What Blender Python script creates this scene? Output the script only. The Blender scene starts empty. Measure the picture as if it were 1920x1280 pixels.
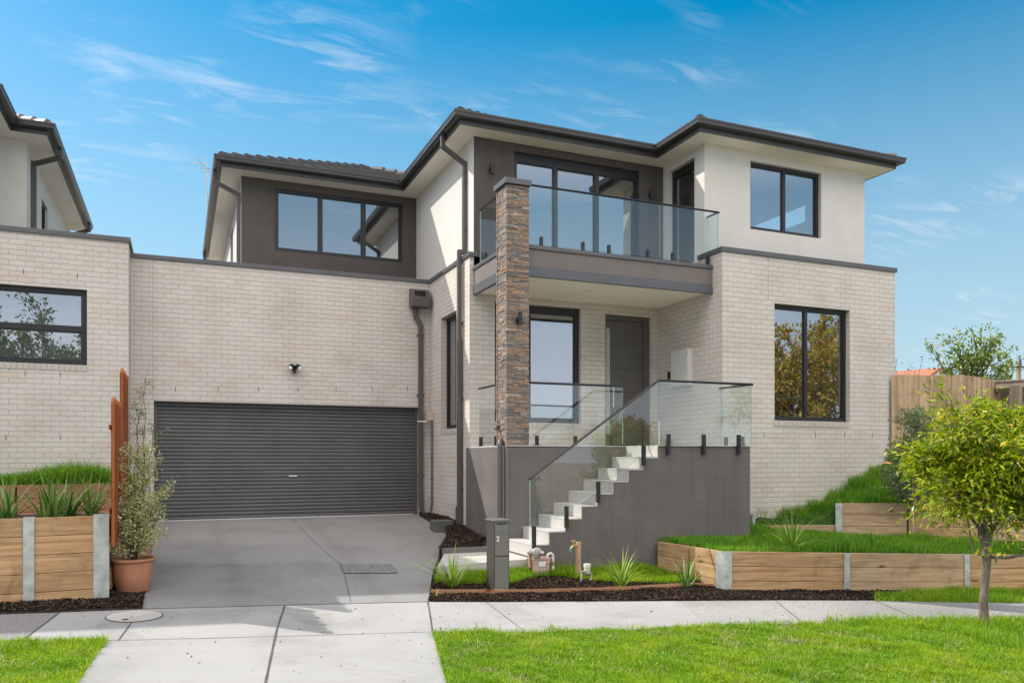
import bpy, math, random
import numpy as np
from mathutils import Vector, Matrix
random.seed(7); rng = np.random.default_rng(11)
R = math.radians
scn = bpy.context.scene; COL = scn.collection

# ------------------------------------------------------------------ survey frame
F, CX, CY = 1485.39, 956.48, 858.09            # the photo's lens, found by resection of the house corners
YAW = R(-22.702); CA, SA = math.cos(YAW), math.sin(YAW)
def ray(px, py):
    u = (px-CX)/F; w = -(py-CY)/F
    return (u*CA-SA, u*SA+CA, w)
def onX(px, py, X): D = ray(px, py); t = X/D[0]; return Vector([k*t for k in D])
def onY(px, py, Y): D = ray(px, py); t = Y/D[1]; return Vector([k*t for k in D])
def onF(px, py, fn):
    D = ray(px, py); z = -1.6
    for _ in range(60):
        t = z/D[2]; z = .5*z+.5*fn(D[0]*t, D[1]*t)
    t = z/D[2]; return Vector([k*t for k in D])
def rw(X, Y): return CA*X+SA*Y, -SA*X+CA*Y      # lateral / forward distance from the camera
def xy(r, w): return CA*r-SA*w, SA*r+CA*w
def G(X, Y):                                    # street level
    r, w = rw(X, Y)
    r = max(-14, min(14, r)); w = max(-10, min(16, w))
    return -1.67-.04*(r+.95)+.02*(w-9.18)
def onG(px, py): return onF(px, py, G)

# ------------------------------------------------------------------ materials
def newmat(name):
    m = bpy.data.materials.new(name); m.use_nodes = True
    nt = m.node_tree; nt.nodes.clear()
    out = nt.nodes.new('ShaderNodeOutputMaterial')
    return m, nt, out
def N(nt, t, **kw):
    n = nt.nodes.new(t)
    for k, v in kw.items():
        if k in ('inp',):
            for a, b in v.items(): n.inputs[a].default_value = b
        else: setattr(n, k, v)
    return n
def L(nt, a, b): nt.links.new(a, b)
def rgba(c): return (c[0], c[1], c[2], 1)
def ramp(nt, fac, stops):
    r = N(nt, 'ShaderNodeValToRGB'); e = r.color_ramp.elements
    while len(e) < len(stops): e.new(.5)
    for i, (p, c) in enumerate(stops): e[i].position = p; e[i].color = rgba(c)
    L(nt, fac, r.inputs[0]); return r.outputs[0]
def simple(name, c, rough=.5, metal=0, var=.08, nscale=6, bump=0, bscale=60, spec=.5, coord='Object', stretch=(1, 1, 1), streak=0):
    m, nt, out = newmat(name)
    b = N(nt, 'ShaderNodeBsdfPrincipled'); b.inputs['Roughness'].default_value = rough
    b.inputs['Metallic'].default_value = metal; b.inputs['Specular IOR Level'].default_value = spec
    tc = N(nt, 'ShaderNodeTexCoord'); mp = N(nt, 'ShaderNodeMapping'); mp.inputs['Scale'].default_value = stretch
    L(nt, tc.outputs[coord], mp.inputs[0])
    nz = N(nt, 'ShaderNodeTexNoise', inp={'Scale': nscale, 'Detail': 6, 'Roughness': .6}); L(nt, mp.outputs[0], nz.inputs['Vector'])
    lo = [max(0, x*(1-var*2)) for x in c]; hi = [min(1, x*(1+var*2)) for x in c]
    col = ramp(nt, nz.outputs['Fac'], [(.25, lo), (.75, hi)])
    if streak:
        for sc_, am in (((5, 5, .35), streak), ((1.2, 1.2, 9), streak*.5)):
            m2 = N(nt, 'ShaderNodeMapping'); m2.inputs['Scale'].default_value = sc_; L(nt, tc.outputs[coord], m2.inputs[0])
            n9 = N(nt, 'ShaderNodeTexNoise', inp={'Scale': 1.4, 'Detail': 7, 'Roughness': .7}); L(nt, m2.outputs[0], n9.inputs['Vector'])
            mu = N(nt, 'ShaderNodeMixRGB', blend_type='MULTIPLY', inp={'Fac': 1}); L(nt, col, mu.inputs[1]); L(nt, ramp(nt, n9.outputs['Fac'], [(.32, (1-am,)*3), (.5, (1,)*3), (.7, (1+am*.7,)*3)]), mu.inputs[2]); col = mu.outputs[0]
    L(nt, col, b.inputs['Base Color'])
    if bump:
        n2 = N(nt, 'ShaderNodeTexNoise', inp={'Scale': bscale, 'Detail': 4}); L(nt, mp.outputs[0], n2.inputs['Vector'])
        bp = N(nt, 'ShaderNodeBump', inp={'Strength': bump, 'Distance': .01}); L(nt, n2.outputs['Fac'], bp.inputs['Height'])
        L(nt, bp.outputs[0], b.inputs['Normal'])
    L(nt, b.outputs[0], out.inputs[0]); return m

def brick_mat():
    m, nt, out = newmat('pale_brick')
    b = N(nt, 'ShaderNodeBsdfPrincipled', inp={'Roughness': .85, 'Specular IOR Level': .25})
    tc = N(nt, 'ShaderNodeTexCoord')
    nz0 = N(nt, 'ShaderNodeTexNoise', inp={'Scale': 9., 'Detail': 3}); L(nt, tc.outputs['UV'], nz0.inputs['Vector'])
    va = N(nt, 'ShaderNodeVectorMath', operation='SUBTRACT'); va.inputs[1].default_value = (.5, .5, .5); L(nt, nz0.outputs['Color'], va.inputs[0])
    vs = N(nt, 'ShaderNodeVectorMath', operation='SCALE'); vs.inputs['Scale'].default_value = .007; L(nt, va.outputs[0], vs.inputs[0])
    vv = N(nt, 'ShaderNodeVectorMath', operation='ADD'); L(nt, vs.outputs[0], vv.inputs[0]); L(nt, tc.outputs['UV'], vv.inputs[1])
    bt = N(nt, 'ShaderNodeTexBrick', inp={'Scale': 1, 'Mortar Size': .0042, 'Mortar Smooth': .25, 'Bias': 0, 'Brick Width': .24, 'Row Height': .086})
    bt.offset = .5; bt.squash = 1
    bt.inputs['Color1'].default_value = (.575, .53, .475, 1); bt.inputs['Color2'].default_value = (.61, .565, .51, 1)
    bt.inputs['Mortar'].default_value = (.41, .38, .35, 1)
    L(nt, vv.outputs[0], bt.inputs['Vector'])
    # second brick pattern, same bond: sparse pinkish and darker bricks
    b2 = N(nt, 'ShaderNodeTexBrick', inp={'Scale': 1, 'Mortar Size': 0, 'Bias': 0, 'Brick Width': .24, 'Row Height': .086}); b2.offset = .5
    b2.inputs['Color1'].default_value = (0, 0, 0, 1); b2.inputs['Color2'].default_value = (1, 1, 1, 1)
    L(nt, vv.outputs[0], b2.inputs['Vector'])
    t = ramp(nt, b2.outputs['Color'], [(.0, (1.0, .95, .90)), (.08, (1.01, .965, .92)), (.2, (1, 1, 1)), (.85, (1, 1, 1)), (1., (.95, .955, .96))])
    mx = N(nt, 'ShaderNodeMixRGB', blend_type='MULTIPLY', inp={'Fac': 1}); L(nt, bt.outputs['Color'], mx.inputs[1]); L(nt, t, mx.inputs[2])
    n1 = N(nt, 'ShaderNodeTexNoise', inp={'Scale': 1.3, 'Detail': 5}); L(nt, tc.outputs['UV'], n1.inputs['Vector'])
    m2 = N(nt, 'ShaderNodeMixRGB', blend_type='MULTIPLY', inp={'Fac': 1}); L(nt, mx.outputs[0], m2.inputs[1])
    L(nt, ramp(nt, n1.outputs['Fac'], [(.28, (.90, .885, .87)), (.5, (1, 1, 1)), (.72, (1.06, 1.06, 1.06))]), m2.inputs[2])
    n3 = N(nt, 'ShaderNodeTexNoise', inp={'Scale': 45., 'Detail': 4}); L(nt, tc.outputs['UV'], n3.inputs['Vector'])
    m3 = N(nt, 'ShaderNodeMixRGB', blend_type='MULTIPLY', inp={'Fac': 1}); L(nt, m2.outputs[0], m3.inputs[1])
    L(nt, ramp(nt, n3.outputs['Fac'], [(.3, (.94, .94, .94)), (.7, (1.05, 1.05, 1.05))]), m3.inputs[2])
    L(nt, m3.outputs[0], b.inputs['Base Color'])
    inv = N(nt, 'ShaderNodeMath', operation='SUBTRACT'); inv.inputs[0].default_value = 1; L(nt, bt.outputs['Fac'], inv.inputs[1])
    ad = N(nt, 'ShaderNodeMath', operation='MULTIPLY_ADD'); ad.inputs[1].default_value = .25; L(nt, n3.outputs['Fac'], ad.inputs[0]); L(nt, inv.outputs[0], ad.inputs[2])
    bp = N(nt, 'ShaderNodeBump', inp={'Strength': .9, 'Distance': .006}); L(nt, ad.outputs[0], bp.inputs['Height']); L(nt, bp.outputs[0], b.inputs['Normal'])
    L(nt, b.outputs[0], out.inputs[0]); return m

def concrete(name, c, grain=.05, rough=.85, agg=False, tracks=False):
    m, nt, out = newmat(name)
    b = N(nt, 'ShaderNodeBsdfPrincipled', inp={'Roughness': rough, 'Specular IOR Level': .3})
    tc = N(nt, 'ShaderNodeTexCoord')
    n1 = N(nt, 'ShaderNodeTexNoise', inp={'Scale': .9, 'Detail': 6, 'Roughness': .6}); L(nt, tc.outputs['Object'], n1.inputs['Vector'])
    mp = N(nt, 'ShaderNodeMapping'); mp.inputs['Rotation'].default_value = (0, 0, R(4)); mp.inputs['Scale'].default_value = (3, 60, 1); L(nt, tc.outputs['Object'], mp.inputs[0])
    n2 = N(nt, 'ShaderNodeTexNoise', inp={'Scale': 1., 'Detail': 5, 'Roughness': .7}); L(nt, mp.outputs[0], n2.inputs['Vector'])
    n3 = N(nt, 'ShaderNodeTexNoise', inp={'Scale': 160. if not agg else 90., 'Detail': 2}); L(nt, tc.outputs['Object'], n3.inputs['Vector'])
    a = ramp(nt, n1.outputs['Fac'], [(.28, [x*.80 for x in c]), (.5, c), (.74, [x*1.10 for x in c])])
    m1 = N(nt, 'ShaderNodeMixRGB', blend_type='MULTIPLY', inp={'Fac': 1}); L(nt, a, m1.inputs[1]); L(nt, ramp(nt, n2.outputs['Fac'], [(.3, (1-grain,)*3), (.7, (1+grain,)*3)]), m1.inputs[2])
    g = .06 if not agg else .35
    m2 = N(nt, 'ShaderNodeMixRGB', blend_type='MULTIPLY', inp={'Fac': 1}); L(nt, m1.outputs[0], m2.inputs[1]); L(nt, ramp(nt, n3.outputs['Fac'], [(.35, (1-g,)*3), (.65, (1+g,)*3)]), m2.inputs[2])
    vo = N(nt, 'ShaderNodeTexVoronoi', inp={'Scale': 2.2}); L(nt, tc.outputs['Object'], vo.inputs['Vector'])   # small stains
    n4 = N(nt, 'ShaderNodeTexNoise', inp={'Scale': 14., 'Detail': 4}); L(nt, tc.outputs['Object'], n4.inputs['Vector'])
    ad = N(nt, 'ShaderNodeMath', operation='MULTIPLY_ADD'); ad.inputs[1].default_value = .12; L(nt, n4.outputs['Fac'], ad.inputs[0]); L(nt, vo.outputs['Distance'], ad.inputs[2])
    m3 = N(nt, 'ShaderNodeMixRGB', blend_type='MULTIPLY', inp={'Fac': 1}); L(nt, m2.outputs[0], m3.inputs[1]); L(nt, ramp(nt, ad.outputs[0], [(.07, (.70, .67, .63)), (.14, (1, 1, 1))]), m3.inputs[2])
    n7 = N(nt, 'ShaderNodeTexNoise', inp={'Scale': .45, 'Detail': 8, 'Roughness': .72, 'Distortion': 1.5}); L(nt, tc.outputs['Object'], n7.inputs['Vector'])
    m4 = N(nt, 'ShaderNodeMixRGB', blend_type='MULTIPLY', inp={'Fac': 1}); L(nt, m3.outputs[0], m4.inputs[1]); L(nt, ramp(nt, n7.outputs['Fac'], [(.36, (.86, .85, .83)), (.46, (1, 1, 1)), (.60, (1, 1, 1)), (.66, (1.07, 1.06, 1.05))]), m4.inputs[2])
    m3 = m4
    if tracks:
        sx_ = N(nt, 'ShaderNodeSeparateXYZ'); L(nt, tc.outputs['Object'], sx_.inputs[0]); ws = N(nt, 'ShaderNodeMath', operation='MULTIPLY_ADD'); ws.inputs[1].default_value = .06; L(nt, n7.outputs['Fac'], ws.inputs[0])
        dv = N(nt, 'ShaderNodeMath', operation='DIVIDE'); dv.inputs[1].default_value = 5; L(nt, sx_.outputs[0], dv.inputs[0]); L(nt, dv.outputs[0], ws.inputs[2])
        m5 = N(nt, 'ShaderNodeMixRGB', blend_type='MULTIPLY', inp={'Fac': 1}); L(nt, m3.outputs[0], m5.inputs[1]); L(nt, ramp(nt, ws.outputs[0], [(.11, (1,)*3), (.15, (.90, .89, .88)), (.19, (1,)*3), (.44, (1,)*3), (.48, (.91, .90, .89)), (.52, (1,)*3)]), m5.inputs[2]); m3 = m5
    L(nt, m3.outputs[0], b.inputs['Base Color'])
    bp = N(nt, 'ShaderNodeBump', inp={'Strength': .35 if not agg else .8, 'Distance': .004}); L(nt, n2.outputs['Fac'] if not agg else n3.outputs['Fac'], bp.inputs['Height']); L(nt, bp.outputs[0], b.inputs['Normal'])
    L(nt, b.outputs[0], out.inputs[0]); return m

def wood(name, c1, c2, axis=0, rough=.75, island=True, dark=.55):
    """axis: the long direction of the grain (0 x, 1 y, 2 z)"""
    m, nt, out = newmat(name)
    b = N(nt, 'ShaderNodeBsdfPrincipled', inp={'Roughness': rough, 'Specular IOR Level': .25})
    tc = N(nt, 'ShaderNodeTexCoord'); mp = N(nt, 'ShaderNodeMapping'); s = [26., 26., 26.]; s[axis] = 1.1
    if axis == 0: s[1] = 3.
    mp.inputs['Scale'].default_value = s
    geo = N(nt, 'ShaderNodeNewGeometry')
    off = N(nt, 'ShaderNodeVectorMath', operation='SCALE'); off.inputs[0].default_value = (13.1, 7.7, 5.3); L(nt, geo.outputs['Random Per Island'], off.inputs['Scale'])
    av = N(nt, 'ShaderNodeVectorMath', operation='ADD'); L(nt, tc.outputs['Object'], av.inputs[0]); L(nt, off.outputs[0], av.inputs[1])
    L(nt, av.outputs[0], mp.inputs[0])
    n1 = N(nt, 'ShaderNodeTexNoise', inp={'Scale': 1., 'Detail': 6, 'Roughness': .65, 'Distortion': .6}); L(nt, mp.outputs[0], n1.inputs['Vector'])
    col = ramp(nt, n1.outputs['Fac'], [(.3, c1), (.62, c2)])
    # knots
    kp = N(nt, 'ShaderNodeMapping'); ks = [3.2, 3.2, 3.2]; ks[axis] = 1.6; kp.inputs['Scale'].default_value = ks; L(nt, av.outputs[0], kp.inputs[0])
    vo = N(nt, 'ShaderNodeTexVoronoi', inp={'Scale': 1.}); L(nt, kp.outputs[0], vo.inputs['Vector'])
    mk = N(nt, 'ShaderNodeMixRGB', blend_type='MULTIPLY', inp={'Fac': 1}); L(nt, col, mk.inputs[1]); L(nt, ramp(nt, vo.outputs['Distance'], [(.04, (.30, .20, .14)), (.08, (.62, .5, .42)), (.13, (1, 1, 1))]), mk.inputs[2])
    mi = N(nt, 'ShaderNodeMixRGB', blend_type='MULTIPLY', inp={'Fac': 1 if island else 0}); L(nt, mk.outputs[0], mi.inputs[1]); L(nt, ramp(nt, geo.outputs['Random Per Island'], [(0, (.78, .77, .76)), (1, (1.12, 1.08, 1.04))]), mi.inputs[2])
    nw = N(nt, 'ShaderNodeTexNoise', inp={'Scale': 2.3, 'Detail': 7, 'Roughness': .7, 'Distortion': .8}); L(nt, tc.outputs['Object'], nw.inputs['Vector'])
    mw = N(nt, 'ShaderNodeMixRGB', blend_type='MULTIPLY', inp={'Fac': 1}); L(nt, mi.outputs[0], mw.inputs[1]); L(nt, ramp(nt, nw.outputs['Fac'], [(.32, (.70, .69, .70)), (.48, (1, 1, 1)), (.7, (1.08, 1.04, .98))]), mw.inputs[2]); mi = mw
    L(nt, mi.outputs[0], b.inputs['Base Color'])
    bp = N(nt, 'ShaderNodeBump', inp={'Strength': .4, 'Distance': .004}); L(nt, n1.outputs['Fac'], bp.inputs['Height']); L(nt, bp.outputs[0], b.inputs['Normal'])
    L(nt, b.outputs[0], out.inputs[0]); return m

def island_mat(name, stops, rough=.7, transl=0., spec=.3, nsc=0, bump=0, gr=None):
    m, nt, out = newmat(name)
    geo = N(nt, 'ShaderNodeNewGeometry')
    fac = geo.outputs['Random Per Island']
    col = ramp(nt, fac, stops)
    if nsc:
        tc = N(nt, 'ShaderNodeTexCoord'); nz = N(nt, 'ShaderNodeTexNoise', inp={'Scale': nsc, 'Detail': 4}); L(nt, tc.outputs['Object'], nz.inputs['Vector'])
        mx = N(nt, 'ShaderNodeMixRGB', blend_type='MULTIPLY', inp={'Fac': 1}); L(nt, col, mx.inputs[1]); L(nt, ramp(nt, nz.outputs['Fac'], gr or [(.3, (.72, .74, .7)), (.7, (1.2, 1.15, 1.1))]), mx.inputs[2]); col = mx.outputs[0]
    b = N(nt, 'ShaderNodeBsdfPrincipled', inp={'Roughness': rough, 'Specular IOR Level': spec}); L(nt, col, b.inputs['Base Color'])
    if bump:
        bp = N(nt, 'ShaderNodeBump', inp={'Strength': bump, 'Distance': .006}); L(nt, nz.outputs['Fac'], bp.inputs['Height']); L(nt, bp.outputs[0], b.inputs['Normal'])
    if transl:
        tr = N(nt, 'ShaderNodeBsdfTranslucent'); ms = N(nt, 'ShaderNodeMixShader', inp={0: transl})
        g = N(nt, 'ShaderNodeMixRGB', blend_type='MULTIPLY', inp={'Fac': 1}); L(nt, col, g.inputs[1]); g.inputs[2].default_value = (1.5, 1.5, .6, 1)
        L(nt, g.outputs[0], tr.inputs[0]); L(nt, b.outputs[0], ms.inputs[1]); L(nt, tr.outputs[0], ms.inputs[2]); L(nt, ms.outputs[0], out.inputs[0])
    else: L(nt, b.outputs[0], out.inputs[0])
    return m

def glass_mat(name, tint, f0, col=(1, 1, 1)):
    m, nt, out = newmat(name)
    geo = N(nt, 'ShaderNodeNewGeometry'); dt = N(nt, 'ShaderNodeVectorMath', operation='DOT_PRODUCT'); L(nt, geo.outputs['Normal'], dt.inputs[0]); L(nt, geo.outputs['Incoming'], dt.inputs[1])
    ab = N(nt, 'ShaderNodeMath', operation='ABSOLUTE'); L(nt, dt.outputs['Value'], ab.inputs[0])
    om = N(nt, 'ShaderNodeMath', operation='SUBTRACT'); om.inputs[0].default_value = 1; L(nt, ab.outputs[0], om.inputs[1])
    pw = N(nt, 'ShaderNodeMath', operation='POWER'); pw.inputs[1].default_value = 5; L(nt, om.outputs[0], pw.inputs[0])
    ma = N(nt, 'ShaderNodeMath', operation='MULTIPLY_ADD', use_clamp=True); ma.inputs[1].default_value = 1-f0; ma.inputs[2].default_value = f0; L(nt, pw.outputs[0], ma.inputs[0])
    gl = N(nt, 'ShaderNodeBsdfGlossy', inp={'Roughness': .0}); gl.inputs[0].default_value = rgba(col)
    tr = N(nt, 'ShaderNodeBsdfTransparent'); tr.inputs[0].default_value = rgba(tint)
    tc = N(nt, 'ShaderNodeTexCoord'); nz = N(nt, 'ShaderNodeTexNoise', inp={'Scale': .8, 'Detail': 1}); L(nt, tc.outputs['Object'], nz.inputs['Vector'])
    bp = N(nt, 'ShaderNodeBump', inp={'Strength': .05, 'Distance': .05}); L(nt, nz.outputs['Fac'], bp.inputs['Height']); L(nt, bp.outputs[0], gl.inputs['Normal'])
    ms = N(nt, 'ShaderNodeMixShader'); L(nt, ma.outputs[0], ms.inputs[0]); L(nt, tr.outputs[0], ms.inputs[1]); L(nt, gl.outputs[0], ms.inputs[2]); L(nt, ms.outputs[0], out.inputs[0])
    return m

M = dict(
 brick=brick_mat(),
 cream=simple('cream_render', (.63, .615, .57), .9, var=.02, nscale=2, bump=.35, bscale=220, streak=.022),
 taupe=simple('taupe_render', (.088, .077, .070), .9, var=.07, nscale=2.2, bump=.45, bscale=200, streak=.10),
 podium=simple('grey_render', (.135, .121, .113), .9, var=.06, nscale=1.8, bump=.45, bscale=200, streak=.13),
 balc=simple('balcony_render', (.175, .155, .143), .9, var=.05, nscale=2.2, bump=.4, bscale=200, streak=.06),
 soffit=simple('soffit_paint', (.90, .86, .76), .7, var=.012, nscale=1),
 metal=simple('dark_roof_metal', (.048, .045, .043), .38, var=.06, nscale=3, spec=.5),
 pipe=simple('downpipe_paint', (.085, .077, .070), .42, var=.08, nscale=6),
 cap=simple('slate_grey_cap', (.095, .097, .104), .42, var=.07, nscale=3),
 tile=simple('charcoal_roof_tile', (.09, .085, .082), .5, var=.2, nscale=14, bump=.3, bscale=60),
 tile2=simple('pale_weathered_tile', (.30, .27, .25), .5, var=.25, nscale=14, bump=.3, bscale=60),
 frame=simple('black_window_frame', (.013, .0135, .015), .45, var=.04, nscale=3),
 roller=simple('roller_door_steel', (.090, .088, .088), .36, var=.09, nscale=1.1, spec=.6, streak=.07),
 bar=simple('door_rail_aluminium', (.66, .66, .65), .35, .5, var=.04),
 white=simple('white_paint', (.75, .75, .73), .5, var=.04),
 plaster=simple('interior_plaster', (.62, .60, .56), .9, var=.02),
 floorin=simple('interior_floor', (.25, .2, .15), .6, var=.1),
 door=simple('front_door_paint', (.095, .086, .078), .45, var=.05, nscale=4),
 glass=glass_mat('window_glass', (.80, .83, .84), .28, (.97, .97, 1)),
 bglass=glass_mat('balustrade_glass', (.955, .982, .970), .055),
 edge=simple('glass_edge', (.38, .60, .54), .15, var=.05, spec=.8),
 black=simple('black_powdercoat', (.018, .018, .019), .4, var=.04),
 steptile=simple('pale_step_tile', (.50, .485, .455), .55, var=.04, nscale=4),
 joint=simple('joint_sealant', (.085, .08, .074), .9, var=.2, nscale=20),
 path=concrete('new_path_concrete', (.345, .342, .332), .035),
 oldpath=concrete('old_path_concrete', (.33, .32, .305), .05, agg=True),
 darkpath=concrete('aggregate_path', (.24, .23, .22), .05, agg=True),
 drive=concrete('driveway_concrete', (.245, .245, .24), .05, tracks=True),
 sleeper=wood('pine_sleeper', (.30, .175, .085), (.55, .375, .205), 0),
 sleeperY=wood('pine_sleeper_side', (.30, .175, .085), (.55, .375, .205), 1),
 sleeperR=wood('treated_pine_sleeper', (.34, .23, .135), (.55, .41, .265), 0),
 redsleeper=wood('reddish_sleeper', (.25, .13, .07), (.42, .24, .14), 0),
 paling=wood('pine_paling', (.32, .22, .135), (.52, .39, .26), 2),
 greypaling=wood('weathered_paling', (.20, .165, .13), (.36, .305, .25), 2),
 redfence=wood('orange_stained_board', (.21, .062, .020), (.36, .115, .036), 2),
 galv=simple('galvanised_steel', (.50, .53, .50), .45, .35, var=.16, nscale=9, bump=.1, bscale=30),
 soil=simple('garden_soil', (.035, .026, .019), .95, var=.4, nscale=30, bump=.8, bscale=60),
 mulch=island_mat('bark_mulch', [(0, (.012, .009, .007)), (.5, (.035, .022, .015)), (.8, (.09, .05, .03)), (1, (.24, .17, .11))], .8),
 grass=island_mat('grass_blades', [(0, (.085, .19, .004)), (.4, (.175, .34, .006)), (.8, (.28, .46, .010)), (.97, (.42, .52, .05)), (1, (.60, .55, .22))], .45, .38, .4, nsc=1.6, gr=[(.3, (.74, .86, .8)), (.5, (1, 1, 1)), (.7, (1.35, 1.12, 1.1))]),
 lush=island_mat('garden_grass_blades', [(0, (.045, .14, .008)), (.5, (.12, .30, .014)), (1, (.24, .45, .03))], .45, .3, .4, nsc=1.8, gr=[(.3, (.7, .85, .8)), (.5, (1, 1, 1)), (.7, (1.4, 1.15, 1.1))]),
 straw=island_mat('dry_grass_stem', [(0, (.30, .26, .10)), (.6, (.45, .42, .18)), (1, (.62, .58, .34))], .6, .3),
 mulchleaf=island_mat('fallen_leaf', [(0, (.07, .05, .03)), (.6, (.20, .14, .07)), (1, (.32, .24, .10))], .7),
 dryground=simple('dry_ground', (.34, .30, .23), .95, var=.2, nscale=.3),
 turf=simple('turf_base', (.045, .10, .012), .95, var=.4, nscale=25, bump=.6, bscale=80),
 strappy=island_mat('strappy_leaf', [(0, (.09, .20, .02)), (.6, (.24, .40, .05)), (1, (.62, .68, .20))], .4, .25, .5),
 darkstrap=island_mat('dark_strappy_leaf', [(0, (.045, .13, .018)), (.6, (.13, .29, .045)), (1, (.42, .48, .22))], .4, .25, .5),
 terracotta=simple('terracotta', (.50, .225, .125), .8, var=.12, nscale=7, bump=.2, bscale=50),
 oldpot=simple('old_clay_pot', (.40, .20, .12), .85, var=.2, nscale=9, bump=.3, bscale=40),
 variegated=island_mat('variegated_leaf', [(0, (.26, .31, .14)), (.4, (.48, .52, .28)), (.8, (.70, .70, .44)), (1, (.85, .82, .60))], .5, .3, .35),
 lime=island_mat('lime_leaf', [(0, (.05, .12, .006)), (.3, (.17, .26, .008)), (.7, (.38, .45, .015)), (.95, (.56, .54, .05)), (1, (.66, .32, .09))], .32, .32, .5),
 olive=island_mat('olive_leaf', [(0, (.10, .15, .07)), (.6, (.21, .28, .14)), (1, (.38, .43, .27))], .5, .2, .35),
 lemon=island_mat('glossy_citrus_leaf', [(0, (.07, .13, .015)), (.6, (.20, .29, .03)), (1, (.38, .43, .08))], .3, .25, .5),
 autumn=island_mat('autumn_leaf', [(0, (.26, .10, .03)), (.3, (.40, .20, .04)), (.6, (.50, .42, .06)), (1, (.28, .38, .05))], .5, .25, .3),
 treegreen=island_mat('street_tree_leaf', [(0, (.03, .06, .015)), (.6, (.08, .13, .03)), (1, (.16, .20, .05))], .5, .25, .3),
 bark=simple('tree_bark', (.15, .12, .095), .9, var=.38, nscale=16, bump=1., bscale=45, stretch=(1, 1, .35)),
 twig=simple('brown_twig', (.12, .075, .045), .85, var=.2),
 stone=island_mat('ledgestone', [(0, (.12, .11, .105)), (.3, (.18, .165, .15)), (.55, (.22, .185, .155)), (.68, (.29, .19, .125)), (.78, (.34, .22, .14)), (.88, (.20, .19, .18)), (1, (.38, .32, .26))], .8, nsc=22, bump=.6, gr=[(.3, (.60, .68, .78)), (.5, (1, 1, 1)), (.72, (1.45, 1.12, .9))]),
 letter=simple('letterbox_enamel', (.155, .155, .135), .38, var=.04, nscale=3),
 letterdark=simple('letterbox_edge', (.06, .055, .048), .4, var=.04),
 gas=simple('gas_meter_casing', (.50, .36, .30), .5, var=.08, nscale=14),
 gasgrey=simple('regulator_alloy', (.42, .40, .37), .45, .3, var=.1, nscale=18),
 pvc=simple('white_pvc', (.70, .69, .62), .4, var=.05),
 copper=simple('aged_copper', (.42, .24, .14), .45, .4, var=.25, nscale=30),
 brass=simple('brass', (.52, .36, .12), .35, .7, var=.15, nscale=20),
 teal=simple('teal_plastic', (.08, .32, .28), .5),
 stake=wood('hardwood_stake', (.40, .28, .18), (.62, .47, .33), 2),
 meter=simple('meter_box_paint', (.60, .60, .57), .45, var=.03),
 red=simple('red_marking', (.45, .06, .03), .7),
 greybox=simple('drain_box_grey', (.10, .105, .10), .6, var=.1),
 asphalt=concrete('road_asphalt', (.25, .24, .225), .04, agg=True),
 kerb=concrete('kerb_concrete', (.45, .44, .42), .04),
 terraroof=simple('orange_roof_tile', (.42, .17, .09), .8, var=.35, nscale=9, bump=.6, bscale=12),
 pole=simple('weathered_pole_timber', (.30, .20, .15), .9, var=.2, nscale=12),
 grate=simple('galvanised_grate', (.26, .27, .28), .45, .3, var=.15, nscale=14),
 manhole=concrete('manhole_cover_concrete', (.52, .50, .46), .03),
)

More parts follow.
